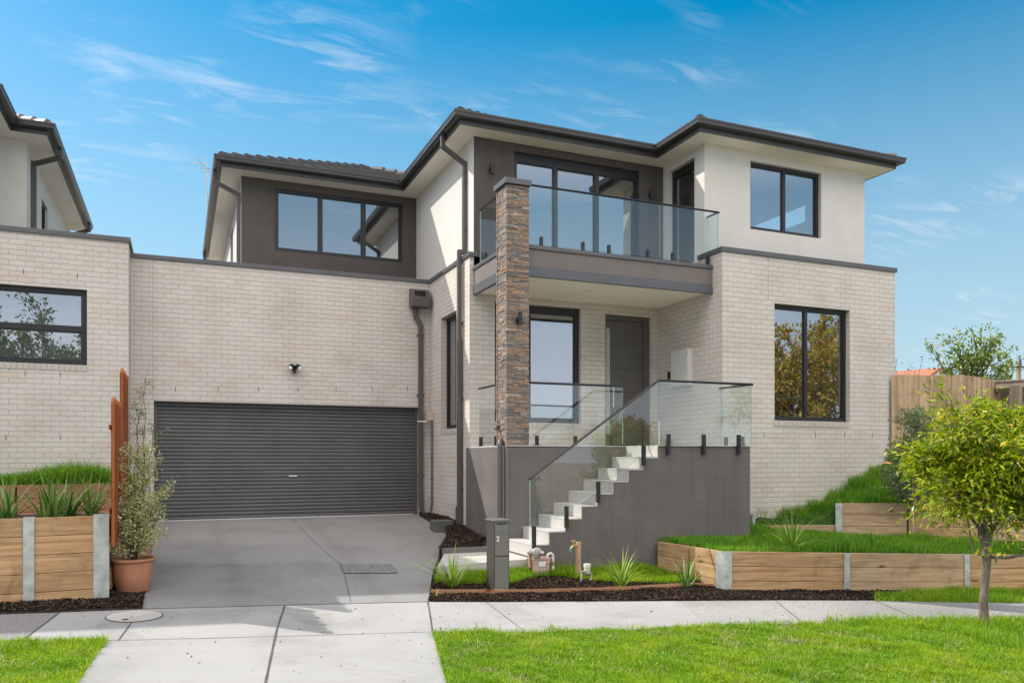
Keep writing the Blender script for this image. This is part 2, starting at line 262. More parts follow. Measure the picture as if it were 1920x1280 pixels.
# ------------------------------------------------------------------ mesh helpers
class MB:
    def __init__(s): s.v = []; s.f = []; s.m = []; s.sm = False
    def quad(s, a, b, c, d, mi=0):
        n = len(s.v); s.v += [tuple(a), tuple(b), tuple(c), tuple(d)]; s.f.append((n, n+1, n+2, n+3)); s.m.append(mi)
    def poly(s, pts, mi=0):
        n = len(s.v); s.v += [tuple(p) for p in pts]; s.f.append(tuple(range(n, n+len(pts)))); s.m.append(mi)
    def box(s, x0, x1, y0, y1, z0, z1, mi=0, T=None, edge=None):
        P = [(x, y, z) for x in (x0, x1) for y in (y0, y1) for z in (z0, z1)]
        if T: P = [T(*p) for p in P]
        n = len(s.v); s.v += [tuple(p) for p in P]
        for f in ((0, 1, 3, 2), (4, 6, 7, 5), (0, 4, 5, 1), (2, 3, 7, 6), (0, 2, 6, 4), (1, 5, 7, 3)):
            s.f.append(tuple(n+i for i in f)); s.m.append(mi)
        if edge is not None:
            d = [(x1-x0), (y1-y0), (z1-z0)]; k = d.index(min(d))
            for i in range(6):
                if i//2 != k: s.m[-6+i] = edge
        return s
    def prism(s, pts, z0, z1, mi=0, side=None, bottom=True):
        """pts: (x, y) or (x, y, ztop) outline"""
        n = len(s.v); k = len(pts)
        top = [(p[0], p[1], p[2] if len(p) > 2 else z1) for p in pts]
        bot = [(p[0], p[1], z0 if z0 is not None else t[2]-.15) for p, t in zip(pts, top)]
        s.v += bot+top
        s.f.append(tuple(range(n+k, n+2*k))); s.m.append(mi)
        if bottom: s.f.append(tuple(reversed(range(n, n+k)))); s.m.append(mi)
        for i in range(k):
            j = (i+1) % k; s.f.append((n+i, n+j, n+k+j, n+k+i)); s.m.append(mi if side is None else side)
    def tube(s, pts, rad, seg=8, mi=0, caps=True):
        pts = [Vector(p) for p in pts]; n0 = len(s.v); k = len(pts)
        up = None
        for i, p in enumerate(pts):
            t = (pts[min(i+1, k-1)]-pts[max(i-1, 0)])
            if t.length < 1e-9: t = Vector((0, 0, 1))
            t.normalize()
            if up is None or abs(up.dot(t)) > .98: up = Vector((0, 0, 1)) if abs(t.z) < .9 else Vector((1, 0, 0))
            a = t.cross(up).normalized(); b = a.cross(t).normalized(); up = b
            r = rad[i] if hasattr(rad, '__len__') else rad
            for q in range(seg):
                an = 2*math.pi*q/seg; s.v.append(tuple(p+a*(r*math.cos(an))+b*(r*math.sin(an))))
        for i in range(k-1):
            for q in range(seg):
                w = (q+1) % seg
                s.f.append((n0+i*seg+q, n0+i*seg+w, n0+(i+1)*seg+w, n0+(i+1)*seg+q)); s.m.append(mi)
        if caps:
            s.f.append(tuple(n0+q for q in reversed(range(seg)))); s.m.append(mi)
            s.f.append(tuple(n0+(k-1)*seg+q for q in range(seg))); s.m.append(mi)
    def lathe(s, c, prof, seg=32, mi=0, axis='z', wob=0):
        n0 = len(s.v)
        for (r, h) in prof:
            for q in range(seg):
                a = 2*math.pi*q/seg; x, y = r*math.cos(a), r*math.sin(a)
                if axis == 'z': s.v.append((c[0]+x, c[1]+y, c[2]+h))
                elif axis == 'y': s.v.append((c[0]+x, c[1]+h, c[2]+y))
                else: s.v.append((c[0]+h, c[1]+x, c[2]+y))
        for i in range(len(prof)-1):
            for q in range(seg):
                w = (q+1) % seg; s.f.append((n0+i*seg+q, n0+i*seg+w, n0+(i+1)*seg+w, n0+(i+1)*seg+q)); s.m.append(mi)
        if prof[0][0] > 1e-4: s.f.append(tuple(n0+q for q in reversed(range(seg)))); s.m.append(mi)
        if prof[-1][0] > 1e-4: s.f.append(tuple(n0+(len(prof)-1)*seg+q for q in range(seg))); s.m.append(mi)
    def build(s, name, mat, parent=None, bevel=0, smooth=False, base=None):
        me = bpy.data.meshes.new(name); off = Vector((0, 0, 0))
        if parent is None and base is not False:
            vs = np.array(s.v); off = Vector(base) if base is not None else Vector(((vs[:, 0].min()+vs[:, 0].max())/2, (vs[:, 1].min()+vs[:, 1].max())/2, vs[:, 2].min()))
        me.from_pydata([tuple(Vector(v)-off) for v in s.v], [], s.f)
        mats = mat if isinstance(mat, (list, tuple)) else [mat]
        for x in mats: me.materials.append(x)
        me.polygons.foreach_set('material_index', s.m)
        uvl = me.uv_layers.new(name='UVMap'); me.update()
        nf = len(me.polygons); nr = np.zeros(nf*3); me.polygons.foreach_get('normal', nr); nr = np.abs(nr.reshape(-1, 3))
        li = np.zeros(len(me.loops), int); me.loops.foreach_get('vertex_index', li)
        lt = np.zeros(nf, int); me.polygons.foreach_get('loop_total', lt)
        vs = np.array(s.v)[li]; dom = np.repeat(nr.argmax(1), lt)
        uv = np.where((dom == 0)[:, None], vs[:, [1, 2]], np.where((dom == 1)[:, None], vs[:, [0, 2]], vs[:, [0, 1]]))
        uvl.data.foreach_set('uv', uv.ravel().astype('f'))
        if smooth: me.polygons.foreach_set('use_smooth', [True]*nf)
        o = bpy.data.objects.new(name, me); COL.objects.link(o); o.location = off
        if parent is not None: par(o, parent)
        if bevel:
            b = o.modifiers.new('bevel', 'BEVEL'); b.width = bevel; b.segments = 2; b.limit_method = 'ANGLE'
        if smooth:
            try: me.set_sharp_from_angle(angle=R(40))
            except Exception: pass
        return o
WL = {}
def par(o, p):
    o.parent = p; w = WL.get(p.name, Vector(p.location)); o.matrix_parent_inverse = Matrix.Translation(-w)
    WL[o.name] = Vector(o.location)      # world location (parents never rotate)
def assembly(name, loc, parent):
    o = bpy.data.objects.new(name, None); COL.objects.link(o); o.empty_display_size = .1; par(o, parent); return o
def tag(o, label=None, cat=None, group=None, kind=None):
    if label: o['label'] = label
    if cat: o['category'] = cat
    if group: o['group'] = group
    if kind: o['kind'] = kind
    return o
def thing(name, label, cat, loc, group=None):
    o = bpy.data.objects.new(name, None); COL.objects.link(o); o.location = loc; o.empty_display_size = .2
    return tag(o, label, cat, group)
def struct(o): o['kind'] = 'structure'; return o
def npmesh(name, v, f, mat, parent=None, mi=None, smooth=False):
    me = bpy.data.meshes.new(name); v = np.asarray(v, 'f'); f = np.asarray(f, 'i'); off = Vector((0, 0, 0))
    if parent is None:
        off = Vector(((float(v[:, 0].min()+v[:, 0].max()))/2, (float(v[:, 1].min()+v[:, 1].max()))/2, float(v[:, 2].min()))); v = v-np.array(off, 'f')
    me.vertices.add(len(v)); me.vertices.foreach_set('co', v.ravel())
    k = f.shape[1]; me.loops.add(f.size); me.loops.foreach_set('vertex_index', f.ravel())
    me.polygons.add(len(f)); me.polygons.foreach_set('loop_start', np.arange(0, f.size, k, dtype='i')); me.polygons.foreach_set('loop_total', np.full(len(f), k, 'i'))
    for x in (mat if isinstance(mat, (list, tuple)) else [mat]): me.materials.append(x)
    if mi is not None: me.polygons.foreach_set('material_index', np.asarray(mi, 'i'))
    if smooth: me.polygons.foreach_set('use_smooth', [True]*len(f))
    me.update(calc_edges=True); me.validate()
    o = bpy.data.objects.new(name, me); COL.objects.link(o); o.location = off
    if parent is not None: par(o, parent)
    return o

# local frames on the walls: (along, depth into the wall, z)
def TY(P): return lambda a, d, z: (a, P+d, z)          # wall facing the camera
def TX(P): return lambda a, d, z: (P+d, a, z)          # wall facing left
def TXn(P): return lambda a, d, z: (P-d, a, z)         # wall facing right
def wall(mb, T, a0, a1, z0, z1, holes=(), rev=.12, back=.24, mi=0):
    A = sorted({a0, a1, *[h[0] for h in holes], *[h[1] for h in holes]}); Z = sorted({z0, z1, *[h[2] for h in holes], *[h[3] for h in holes]})
    A = [a for a in A if a0 <= a <= a1]; Z = [z for z in Z if z0 <= z <= z1]
    inh = lambda a, z: any(h[0] < a < h[1] and h[2] < z < h[3] for h in holes)
    for i in range(len(A)-1):
        for j in range(len(Z)-1):
            if not inh((A[i]+A[i+1])/2, (Z[j]+Z[j+1])/2):
                for d in (0, back):
                    mb.quad(T(A[i], d, Z[j]), T(A[i+1], d, Z[j]), T(A[i+1], d, Z[j+1]), T(A[i], d, Z[j+1]), mi)
    for (h0, h1, k0, k1) in holes:
        for (p, q) in (((h0, k0), (h0, k1)), ((h1, k1), (h1, k0)), ((h0, k1), (h1, k1)), ((h1, k0), (h0, k0))):
            mb.quad(T(p[0], 0, p[1]), T(p[0], back, p[1]), T(q[0], back, q[1]), T(q[0], 0, q[1]), mi)
    for (p, q) in (((a0, z0), (a0, z1)), ((a1, z0), (a1, z1)), ((a0, z1), (a1, z1)), ((a0, z0), (a1, z0))):
        mb.quad(T(p[0], 0, p[1]), T(p[0], back, p[1]), T(q[0], back, q[1]), T(q[0], 0, q[1]), mi)

def window(parent, T, a0, a1, z0, z1, vs=(), hs=(), fw=.055, rec=.09, sill=None, head=None, name='window', room=3., sash=.0, side_hole=None, a1x=.25):
    e = .002; f = MB(); z0 += e; z1 -= e; a0 += e; a1 -= e
    f.box(a0, a1, rec, rec+.07, z0, z0+fw, T=T); f.box(a0, a1, rec, rec+.07, z1-(head or fw), z1, T=T)
    zt = z1-(head or fw)
    f.box(a0, a0+fw, rec+.001, rec+.069, z0+fw, zt, T=T); f.box(a1-fw, a1, rec+.001, rec+.069, z0+fw, zt, T=T)
    cols = [a0+fw]+[c for v in vs for c in (v-fw*.55, v+fw*.55)]+[a1-fw]
    for v in vs: f.box(v-fw*.55, v+fw*.55, rec+.002, rec+.068, z0+fw, zt, T=T)
    for h in hs: f.box(a0+fw, a1-fw, rec+.003, rec+.067, h-fw*.55, h+fw*.55, T=T)
    w = f.build(name, M['frame'], parent)
    rows = [z0+fw]+[c for h in hs for c in (h-fw*.55, h+fw*.55)]+[zt]
    for i in range(0, len(cols), 2):
        for j in range(0, len(rows), 2):
            g = MB(); g.box(cols[i]-.004, cols[i+1]+.004, rec+.03+.012*(i//2 % 2), rec+.036+.012*(i//2 % 2), rows[j]-.004, rows[j+1]+.004, T=T); g.build('pane', M['glass'], w)
            s = MB(); d0 = rec+.016   # sash bead
            s.box(cols[i], cols[i+1], d0, d0+.03, rows[j], rows[j]+.018, T=T); s.box(cols[i], cols[i+1], d0, d0+.03, rows[j+1]-.018, rows[j+1], T=T)
            s.box(cols[i], cols[i]+.018, d0, d0+.03, rows[j]+.018, rows[j+1]-.018, T=T); s.box(cols[i+1]-.018, cols[i+1], d0, d0+.03, rows[j]+.018, rows[j+1]-.018, T=T)
            s.build('sash', M['frame'], w)
    if sill:
        s = MB(); n = max(2, round((a1-a0+.1)/.086)); st = (a1-a0+.02)/n
        for i in range(n): s.box(a0-.01+i*st+.004, a0-.01+(i+1)*st-.004, -.012+random.uniform(-.002, .002), rec, z0-sill, z0-.006, T=T)
        s.build('sill', M['sillbrick'], w)
    if room:
        r = MB(); b = .25; m = .25; A0, A1, Z0, Z1, D = a0-m, a1+a1x, z0-.5, z1+.12, b+room
        q = lambda *p: r.quad(*[T(*x) for x in p])
        q((A0, D, Z0), (A1, D, Z0), (A1, D, Z1), (A0, D, Z1)); q((A0, b, Z0), (A0, D, Z0), (A0, D, Z1), (A0, b, Z1))
        if side_hole:
            h0, h1, k0, k1 = side_hole
            for (p0, p1, s0, s1) in ((b, h0, Z0, Z1), (h1, D, Z0, Z1), (h0, h1, Z0, k0), (h0, h1, k1, Z1)):
                q((A1, p0, s0), (A1, p1, s0), (A1, p1, s1), (A1, p0, s1))
        else: q((A1, b, Z0), (A1, D, Z0), (A1, D, Z1), (A1, b, Z1))
        q((A0, b, Z1), (A1, b, Z1), (A1, D, Z1), (A0, D, Z1)); r.quad(T(A0, b, Z0), T(A1, b, Z0), T(A1, D, Z0), T(A0, D, Z0), 1)
        # lining between frame and room
        for (p, s_) in (((A0, Z0), (A0, Z1)), ((A1, Z0), (A1, Z1))): pass
        for (x0, x1, s0, s1) in ((A0, a0, Z0, Z1), (a1, A1, Z0, Z1), (a0, a1, Z0, z0), (a0, a1, z1, Z1)):
            q((x0, b, s0), (x1, b, s0), (x1, b, s1), (x0, b, s1))
        r.build('room_lining', [M['plaster'], M['floorin']], w)
    return w
M['sillbrick'] = simple('sill_brick', (.50, .455, .40), .85, var=.07, nscale=4, bump=.3, bscale=60)

def sweep(mb, pts, prof, mi=0, closed=True):
    """profile (outward offset, z) run round an outline with mitred corners"""
    k = len(pts); rings = []
    for i in range(k):
        p = Vector(pts[i]); a = Vector(pts[i-1]); b = Vector(pts[(i+1) % k])
        d1 = (p-a).normalized() if (closed or i > 0) else None; d2 = (b-p).normalized() if (closed or i < k-1) else None
        if d1 is None: d1 = d2
        if d2 is None: d2 = d1
        n1 = Vector((d1.y, -d1.x)); n2 = Vector((d2.y, -d2.x)); mt = (n1+n2); mt = mt/(mt.length**2)*2
        rings.append([(p.x+mt.x*o, p.y+mt.y*o, z) for o, z in prof])
    n = len(mb.v); q = len(prof)
    for r in rings: mb.v += r
    for i in range(k if closed else k-1):
        j = (i+1) % k
        for c in range(q-1):
            mb.f.append((n+i*q+c, n+j*q+c, n+j*q+c+1, n+i*q+c+1)); mb.m.append(mi)

def roof_face(mb, e0, e1, r0, r1, mi=0):
    """tiled slope: eave e0-e1, ridge r0-r1; courses step, tiles roll"""
    e0, e1, r0, r1 = map(Vector, (e0, e1, r0, r1)); al = (e1-e0); la = al.length; al.normalize()
    up = (r0-e0); up -= al*up.dot(al); lu = up.length; up.normalize(); nr = al.cross(up)
    if nr.z < 0: nr = -nr
    rows = []; cs = .32; nrow = max(1, int(lu/cs))
    for i in range(nrow+1):
        for t in ((i*cs, .0) if False else (i*cs, 0.035), (min(lu, (i+1)*cs-.004), 0.008)): rows.append(t)
    na = max(4, int(la/.05)); n = len(mb.v)
    for (t, h) in rows:
        t = min(t, lu); f = t/lu; A = e0.lerp(r0, f); B = e1.lerp(r1, f)
        for j in range(na+1):
            p = A.lerp(B, j/na); s = (p-e0).dot(al); w = abs(math.sin(math.pi*s/.30))
            mb.v.append(tuple(p+nr*(h+.015*w)))
    for i in range(len(rows)-1):
        for j in range(na):
            mb.f.append((n+i*(na+1)+j, n+i*(na+1)+j+1, n+(i+1)*(na+1)+j+1, n+(i+1)*(na+1)+j)); mb.m.append(mi)

def hiproof(mb, caps, x0, x1, y0, y1, z, pitch=22.5, capm=0):
    tn = math.tan(R(pitch)); wx, wy = x1-x0, y1-y0
    if wx < wy: h = wx/2*tn; ra = ((x0+x1)/2, y0+wx/2, z+h); rb = ((x0+x1)/2, y1-wx/2, z+h)
    else: h = wy/2*tn; ra = (x0+wy/2, (y0+y1)/2, z+h); rb = (x1-wy/2, (y0+y1)/2, z+h)
    c = [(x0, y0, z), (x1, y0, z), (x1, y1, z), (x0, y1, z)]
    if wx < wy: fs = [(c[0], c[1], ra, ra), (c[1], c[2], ra, rb), (c[2], c[3], rb, rb), (c[3], c[0], rb, ra)]; hips = [(c[0], ra), (c[1], ra), (c[2], rb), (c[3], rb), (ra, rb)]
    else: fs = [(c[0], c[1], ra, rb), (c[1], c[2], rb, rb), (c[2], c[3], rb, ra), (c[3], c[0], ra, ra)]; hips = [(c[0], ra), (c[1], rb), (c[2], rb), (c[3], ra), (ra, rb)]
    for f in fs: roof_face(mb, *f)
    for a, b in hips:
        a, b = Vector(a), Vector(b); d = (b-a); ln = d.length; d.normalize(); k = int(ln/.36)
        for i in range(k):
            p = a+d*(i*.36+.02); q = a+d*(i*.36+.40) if i < k-1 else b
            caps.tube([p+Vector((0, 0, .05)), q+Vector((0, 0, .025))], [.085, .062], 10)

# ------------------------------------------------------------------ plant helpers
def leafmesh(P, D, size, width=.35, fold=.25, jit=.3):
    """diamond leaves at points P pointing along D"""
    n = len(P); P = np.asarray(P, float); D = np.asarray(D, float); D = D+rng.normal(0, jit, (n, 3)); D /= np.linalg.norm(D, axis=1)[:, None]+1e-9
    S = np.cross(D, rng.normal(0, 1, (n, 3))+np.array([0, 0, 1.2])); S /= np.linalg.norm(S, axis=1)[:, None]+1e-9; U = np.cross(S, D)
    sz = (np.asarray(size)*rng.uniform(.6, 1.25, n))[:, None]
    a = P; b = P+D*sz*.45+S*sz*width*.5+U*sz*fold*.2; c = P+D*sz-U*sz*.08; d = P+D*sz*.45-S*sz*width*.5+U*sz*fold*.2
    v = np.stack([a, b, c, d], 1).reshape(-1, 3); i = np.arange(n)*4
    f = np.stack([i, i+1, i+2, i+3], 1); return v, f
def grow(mb, p, d, ln, rad, depth, tips, spread=.6, up=.15, kids=(2, 4), shrink=.68, seg=4, curl=.18, leafdepth=1):
    pts = [Vector(p)]; d = Vector(d).normalized()
    for i in range(seg):
        d = (d+Vector((random.gauss(0, curl), random.gauss(0, curl), random.gauss(0, curl)+up*.3))).normalized(); pts.append(pts[-1]+d*ln/seg)
    mb.tube(pts, [rad*(1-.45*i/seg) for i in range(seg+1)], 6 if rad > .012 else 4, caps=False)
    if depth <= leafdepth:
        for i in range(1, seg+1): tips.append((pts[i], (pts[i]-pts[i-1]).normalized()))
    if depth > 0:
        for k in range(random.randint(*kids)):
            t = random.uniform(.35, 1) if k else 1; i = min(seg-1, int(t*seg)); q = pts[i].lerp(pts[i+1], t*seg-i)
            nd = (d+Vector((random.gauss(0, spread), random.gauss(0, spread), random.gauss(0, spread*.7)+up))).normalized()
            grow(mb, q, nd, ln*shrink*random.uniform(.75, 1.15), rad*.6, depth-1, tips, spread, up, kids, shrink, seg, curl, leafdepth)
def strap_clump(name, label, c, n, ln, mat, group=None, lean=.5, wid=.014, cat='plant', parent=None, sd=1):
    rs = np.random.default_rng(sd); V = []; Fc = []
    for i in range(n):
        az = rs.uniform(0, 2*math.pi); le = ln*rs.uniform(.55, 1.08); out = rs.uniform(.1, 1.)*lean; b = np.array([c[0]+rs.normal(0, .028), c[1]+rs.normal(0, .028), c[2]-.02])
        dr = np.array([math.cos(az), math.sin(az), 0]); sd_ = np.array([-math.sin(az), math.cos(az), 0]); k = 7; n0 = len(V); w0 = wid*rs.uniform(.7, 1.2); bend = rs.uniform(.3, 1.2)
        for j in range(k+1):
            t = j/k; p = b+dr*le*(out*t+bend*out*.5*t*t*t)+np.array([0, 0, le*(t*math.sqrt(max(.05, 1-out*out*.6))-bend*out*.42*t**3)])
            w = w0*(1-t**2.2)*.5+.0005; V += [p-sd_*w, p+dr*0+np.array([0, 0, -w*.5]), p+sd_*w]
        for j in range(k):
            a = n0+j*3; Fc += [(a, a+1, a+4, a+3), (a+1, a+2, a+5, a+4)]
    o = npmesh(name, np.array(V), np.array(Fc), mat, parent)
    if parent is None: tag(o, label, cat, group)
    return o
def inpoly(P, x, y):
    c = np.zeros(len(x), bool); n = len(P)
    for i in range(n):
        x0, y0 = P[i][:2]; x1, y1 = P[i-1][:2]
        cond = ((y0 > y) != (y1 > y)) & (x < (x1-x0)*(y-y0)/((y1-y0) if y1 != y0 else 1e-9)+x0); c ^= cond
    return c
def scatter(poly, dens):
    xs = [p[0] for p in poly]; ys = [p[1] for p in poly]; A = (max(xs)-min(xs))*(max(ys)-min(ys)); n = int(A*dens)
    x = rng.uniform(min(xs), max(xs), n); y = rng.uniform(min(ys), max(ys), n); k = inpoly(poly, x, y); return x[k], y[k]
def noise2(x, y, s=1.):
    return (np.sin(x*3.1*s+1.7*np.sin(y*2.3*s))+np.sin(y*4.3*s+1.3*np.sin(x*3.7*s+1))+np.sin((x+y)*7.9*s+2*np.sin(x*5.*s)))/3
def grass(name, poly, zf, dens, h, mat, hv=.4, wid=.0045, lean=.45, clump=1., keep=None):
    x, y = scatter(poly, dens)
    if keep is not None: k = keep(x, y); x, y = x[k], y[k]
    k = (noise2(x*1.9+3, y*1.7, clump) > -.62) | (rng.uniform(0, 1, len(x)) < .45); x, y = x[k], y[k]
    n = len(x); z = np.array([zf(a, b) for a, b in zip(x, y)]); nn = noise2(x, y, clump)
    hh = (h(x, y) if callable(h) else h)*(1+hv*nn*.6)*rng.uniform(.45, 1.2, n); hh = np.maximum(hh, .01)
    az = rng.uniform(0, 2*np.pi, n)+nn*1.2; le = rng.uniform(.05, 1, n)*lean*(1+.4*noise2(y, x, clump*1.7))
    dr = np.stack([np.cos(az), np.sin(az), np.zeros(n)], 1); fa = rng.uniform(0, 2*np.pi, n); sd = np.stack([np.cos(fa), np.sin(fa), np.zeros(n)], 1)
    b = np.stack([x, y, z-.008], 1); up = np.array([0, 0, 1.]); w = (wid*rng.uniform(.6, 1.3, n))[:, None]; H = hh[:, None]; l = le[:, None]
    m = b+dr*H*l*.35+up*H*.55; t = b+dr*H*l*1.15+up*H*(1-.35*l)
    V = np.stack([b-sd*w*.5, b+sd*w*.5, m-sd*w*.42, m+sd*w*.42, t], 1).reshape(-1, 3); i = np.arange(n)*5
    Fc = np.concatenate([np.stack([i, i+1, i+3], 1), np.stack([i, i+3, i+2], 1), np.stack([i+2, i+3, i+4], 1)])
    o = npmesh(name, V, Fc, mat); o['kind'] = 'stuff'; return o
def mulch(name, poly, zf, dens, size=.022, label=None):
    x, y = scatter(poly, dens); n = len(x); z = np.array([zf(a, b) for a, b in zip(x, y)])+rng.uniform(0, .022, n)+.012*noise2(x, y, 2.5)
    c = np.stack([x, y, z], 1); A = rng.normal(0, 1, (n, 3)); A[:, 2] *= .35; A /= np.linalg.norm(A, axis=1)[:, None]
    B = np.cross(A, rng.normal(0, .35, (n, 3))+[0, 0, 1]); B /= np.linalg.norm(B, axis=1)[:, None]; C = np.cross(A, B)
    l = (size*rng.uniform(.5, 1.5, n))[:, None]; w = l*rng.uniform(.22, .5, n)[:, None]; t = .0035
    vs = [c+sa*A*l*.5+sb*B*w*.5+sc*C*t for sa in (-1, 1) for sb in (-1, 1) for sc in (-1, 1)]
    V = np.stack(vs, 1).reshape(-1, 3); i = (np.arange(n)*8)[:, None]
    q = np.array([(0, 1, 3, 2), (4, 6, 7, 5), (0, 4, 5, 1), (2, 3, 7, 6), (1, 5, 7, 3)])
    Fc = (i[:, None, :]+q[None]).reshape(-1, 4)
    o = npmesh(name, V, Fc, M['mulch']); o['kind'] = 'stuff'; return o
def sheet(name, poly, zf, mat, step=.25, thick=.12, parent=None):
    """a ground slab following a height function: subdivided top"""
    import bmesh
    bm = bmesh.new(); vs = [bm.verts.new((p[0], p[1], 0)) for p in poly]; bm.faces.new(vs)
    xs = [p[0] for p in poly]; ys = [p[1] for p in poly]
    for ax, lo, hi in ((0, min(xs), max(xs)), (1, min(ys), max(ys))):
        k = math.floor(lo/step)+1
        while k*step < hi:
            nrm = [0, 0, 0]; nrm[ax] = 1; co = [0, 0, 0]; co[ax] = k*step
            bmesh.ops.bisect_plane(bm, geom=bm.verts[:]+bm.edges[:]+bm.faces[:], plane_co=co, plane_no=nrm); k += 1
    ex = bmesh.ops.extrude_face_region(bm, geom=bm.faces[:])
    top = {v for v in ex['geom'] if isinstance(v, bmesh.types.BMVert)}
    for v in bm.verts:
        z = zf(v.co.x, v.co.y); v.co.z = z if v in top else z-thick
    bmesh.ops.recalc_face_normals(bm, faces=bm.faces[:])
    me = bpy.data.meshes.new(name); bm.to_mesh(me); bm.free(); me.materials.append(mat)
    o = bpy.data.objects.new(name, me); COL.objects.link(o)
    if parent: par(o, parent)
    return o
def strip(mb, pts, w, zf, dz=.004):
    P = [Vector((p[0], p[1])) for p in pts]
    for a, b in zip(P[:-1], P[1:]):
        d = (b-a); k = max(1, int(d.length/.15)); d.normalize(); s = Vector((-d.y, d.x))*w*.5; prev = None
        for i in range(k+1):
            p = a.lerp(b, i/k); jw = random.uniform(.75, 1.2); c = (p+s*jw, p-s*jw)
            if prev: mb.quad(*[(q.x, q.y, zf(q.x, q.y)+dz) for q in (prev[0], prev[1], c[1], c[0])])
            prev = c


# ================================================================== THE TOWNHOUSE
house = thing('townhouse', 'two storey pale brick townhouse with glass balcony, stone pillar and roller garage door', 'house', (4.67, 13, -1.2))
gY, sX, wY, rX, rY, rE = 15.357, 4.672, 12.992, 8.521, 11.029, 12.518
ZB, ZS, ZG = 3.51, 5.606, 5.79
b = MB()
wall(b, TY(gY), -.78, sX, -1.35, ZB, [(-.407, 4.445, -1.34, 1.014)], back=.28)
wall(b, TX(sX), wY, gY-.0, -1.45, ZB, [(13.70, 14.622, .545, 2.69)], back=.25)
wall(b, TY(wY), sX+.25, rX, -1.4, 3.25, [(5.144, 6.85, .635, 2.755), (7.366, 8.371, .19, 2.695)], back=.25)
wall(b, TX(rX), rY, wY, -1.4, ZB, back=.25)
wall(b, TY(rY), rX+.25, rE, -1.5, ZB, [(9.641, 11.383, .658, 2.712)], back=.25)
wall(b, TXn(rE), rY+.25, 24, -1.5, ZB, back=.25)
b.box(sX+.001, sX+.249, wY-.001, wY+.1, -1.44, ZB-.002)
b.box(rX+.001, rX+.251, rY-.001, rY+.1, -1.44, ZB-.002)
b.box(rE-.251, rE-.001, rY+.001, rY+.252, -1.44, ZB-.002)
b.build('brick_wall', M['brick'], house)
# parapet cappings
c = MB()
c.box(-.78, sX-.03, gY-.03, gY+.30, ZB-.005, 3.581)
c.box(sX-.03, sX+.12, wY-.04, gY+.30, ZB-.006, 3.582); c.build('parapet_capping', M['cap'], house, bevel=.006); c = MB()
c.box(rX-.03, rE+.03, rY-.03, rY+.30, ZB-.004, 3.589)
c.box(rX-.031, rX+.28, rY+.30, 11.70, ZB-.003, 3.588)
c.box(rE-.27, rE+.031, rY+.30, 24, ZB-.003, 3.588)
c.build('parapet_capping', M['cap'], house, bevel=.006)
# flat roofs behind the parapets, floor between storeys
fr = MB(); fr.box(-.7, sX+.1, gY+.28, 24, 3.30, 3.38); fr.box(sX+.12, 12.27, wY+.25, 24, 3.2, 3.31); fr.box(8.75, 12.27, rY+.25, wY+.25, 3.2, 3.30)
fr.box(-.7, 4.6, 20, 20.1, -1.3, 3.3); fr.build('flat_roof', M['cap'], house)
# upper storey walls
u = MB()
wall(u, TX(1.147), 16.62, 24, 3.3, ZS, [(19.2, 20.1, 4.2, 5.3)], back=.2); u.build('upper_wall', M['cream'], house); u = MB()
wall(u, TX(4.746), wY+.001, 16.602, 3.25, ZS, back=.2); u.build('upper_wall', M['cream'], house); u = MB()
wall(u, TX(8.645), 11.687, wY, 3.25, ZS, [(11.988, 12.821, 3.34, 5.46)], back=.2)
wall(u, TY(11.687), 8.845, 12.447, 3.3, ZS, [(9.66, 11.343, 4.19, 5.44)], back=.2)
wall(u, TXn(12.447), 11.887, 24, 3.3, ZS, [(12.95, 14.9, 4.93, 5.50)], back=.2)
u.box(8.646, 8.844, 11.6865, 11.75, 3.26, ZS-.001); u.box(12.248, 12.446, 11.6865, 11.886, 3.31, ZS-.001)
u.build('upper_wall', M['cream'], house)
d = MB()
wall(d, TY(16.602), 1.15, 4.746, 3.3, ZS-.001, [(1.788, 4.435, 4.186, 5.448)], back=.2)
d.build('upper_wall', M['taupe'], house)['label'] = 'dark taupe rendered wall over the garage'
d = MB()
wall(d, TY(wY-.001), 4.749, 8.645, 3.2, ZS-.001, [(5.514, 8.111, 3.34, 5.463)], back=.2)
d.build('upper_wall', M['taupe'], house)['label'] = 'dark taupe rendered wall at the back of the balcony'
# windows and glazed doors
window(house, TY(16.602), 1.788, 4.435, 4.186, 5.448, vs=[2.70, 3.60], fw=.06, rec=.02)
window(house, TY(11.687), 9.66, 11.343, 4.19, 5.44, vs=[10.50], fw=.06, rec=.07, room=3.2, side_hole=(1.34, 2.9, 4.985, 5.33), a1x=.86)
window(house, TY(rY), 9.641, 11.383, .658, 2.712, vs=[10.43], fw=.06, rec=.09, sill=.10)
window(house, TX(sX), 13.70, 14.622, .545, 2.69, fw=.06, rec=.11, sill=.09, room=.2)
window(house, TY(wY), 5.144, 6.85, .635, 2.755, vs=[5.82], fw=.075, rec=.08, sill=.08, head=.12)
window(house, TY(wY), 5.514, 8.111, 3.34, 5.463, vs=[6.36, 7.22], fw=.065, rec=.06, head=.16, name='sliding_door')
window(house, TX(8.645), 11.988, 12.821, 3.34, 5.46, fw=.075, rec=.09, head=.14, name='glazed_door', room=.7)
window(house, TX(1.147), 19.2, 20.1, 4.2, 5.3, fw=.05, rec=.05, room=1.5)
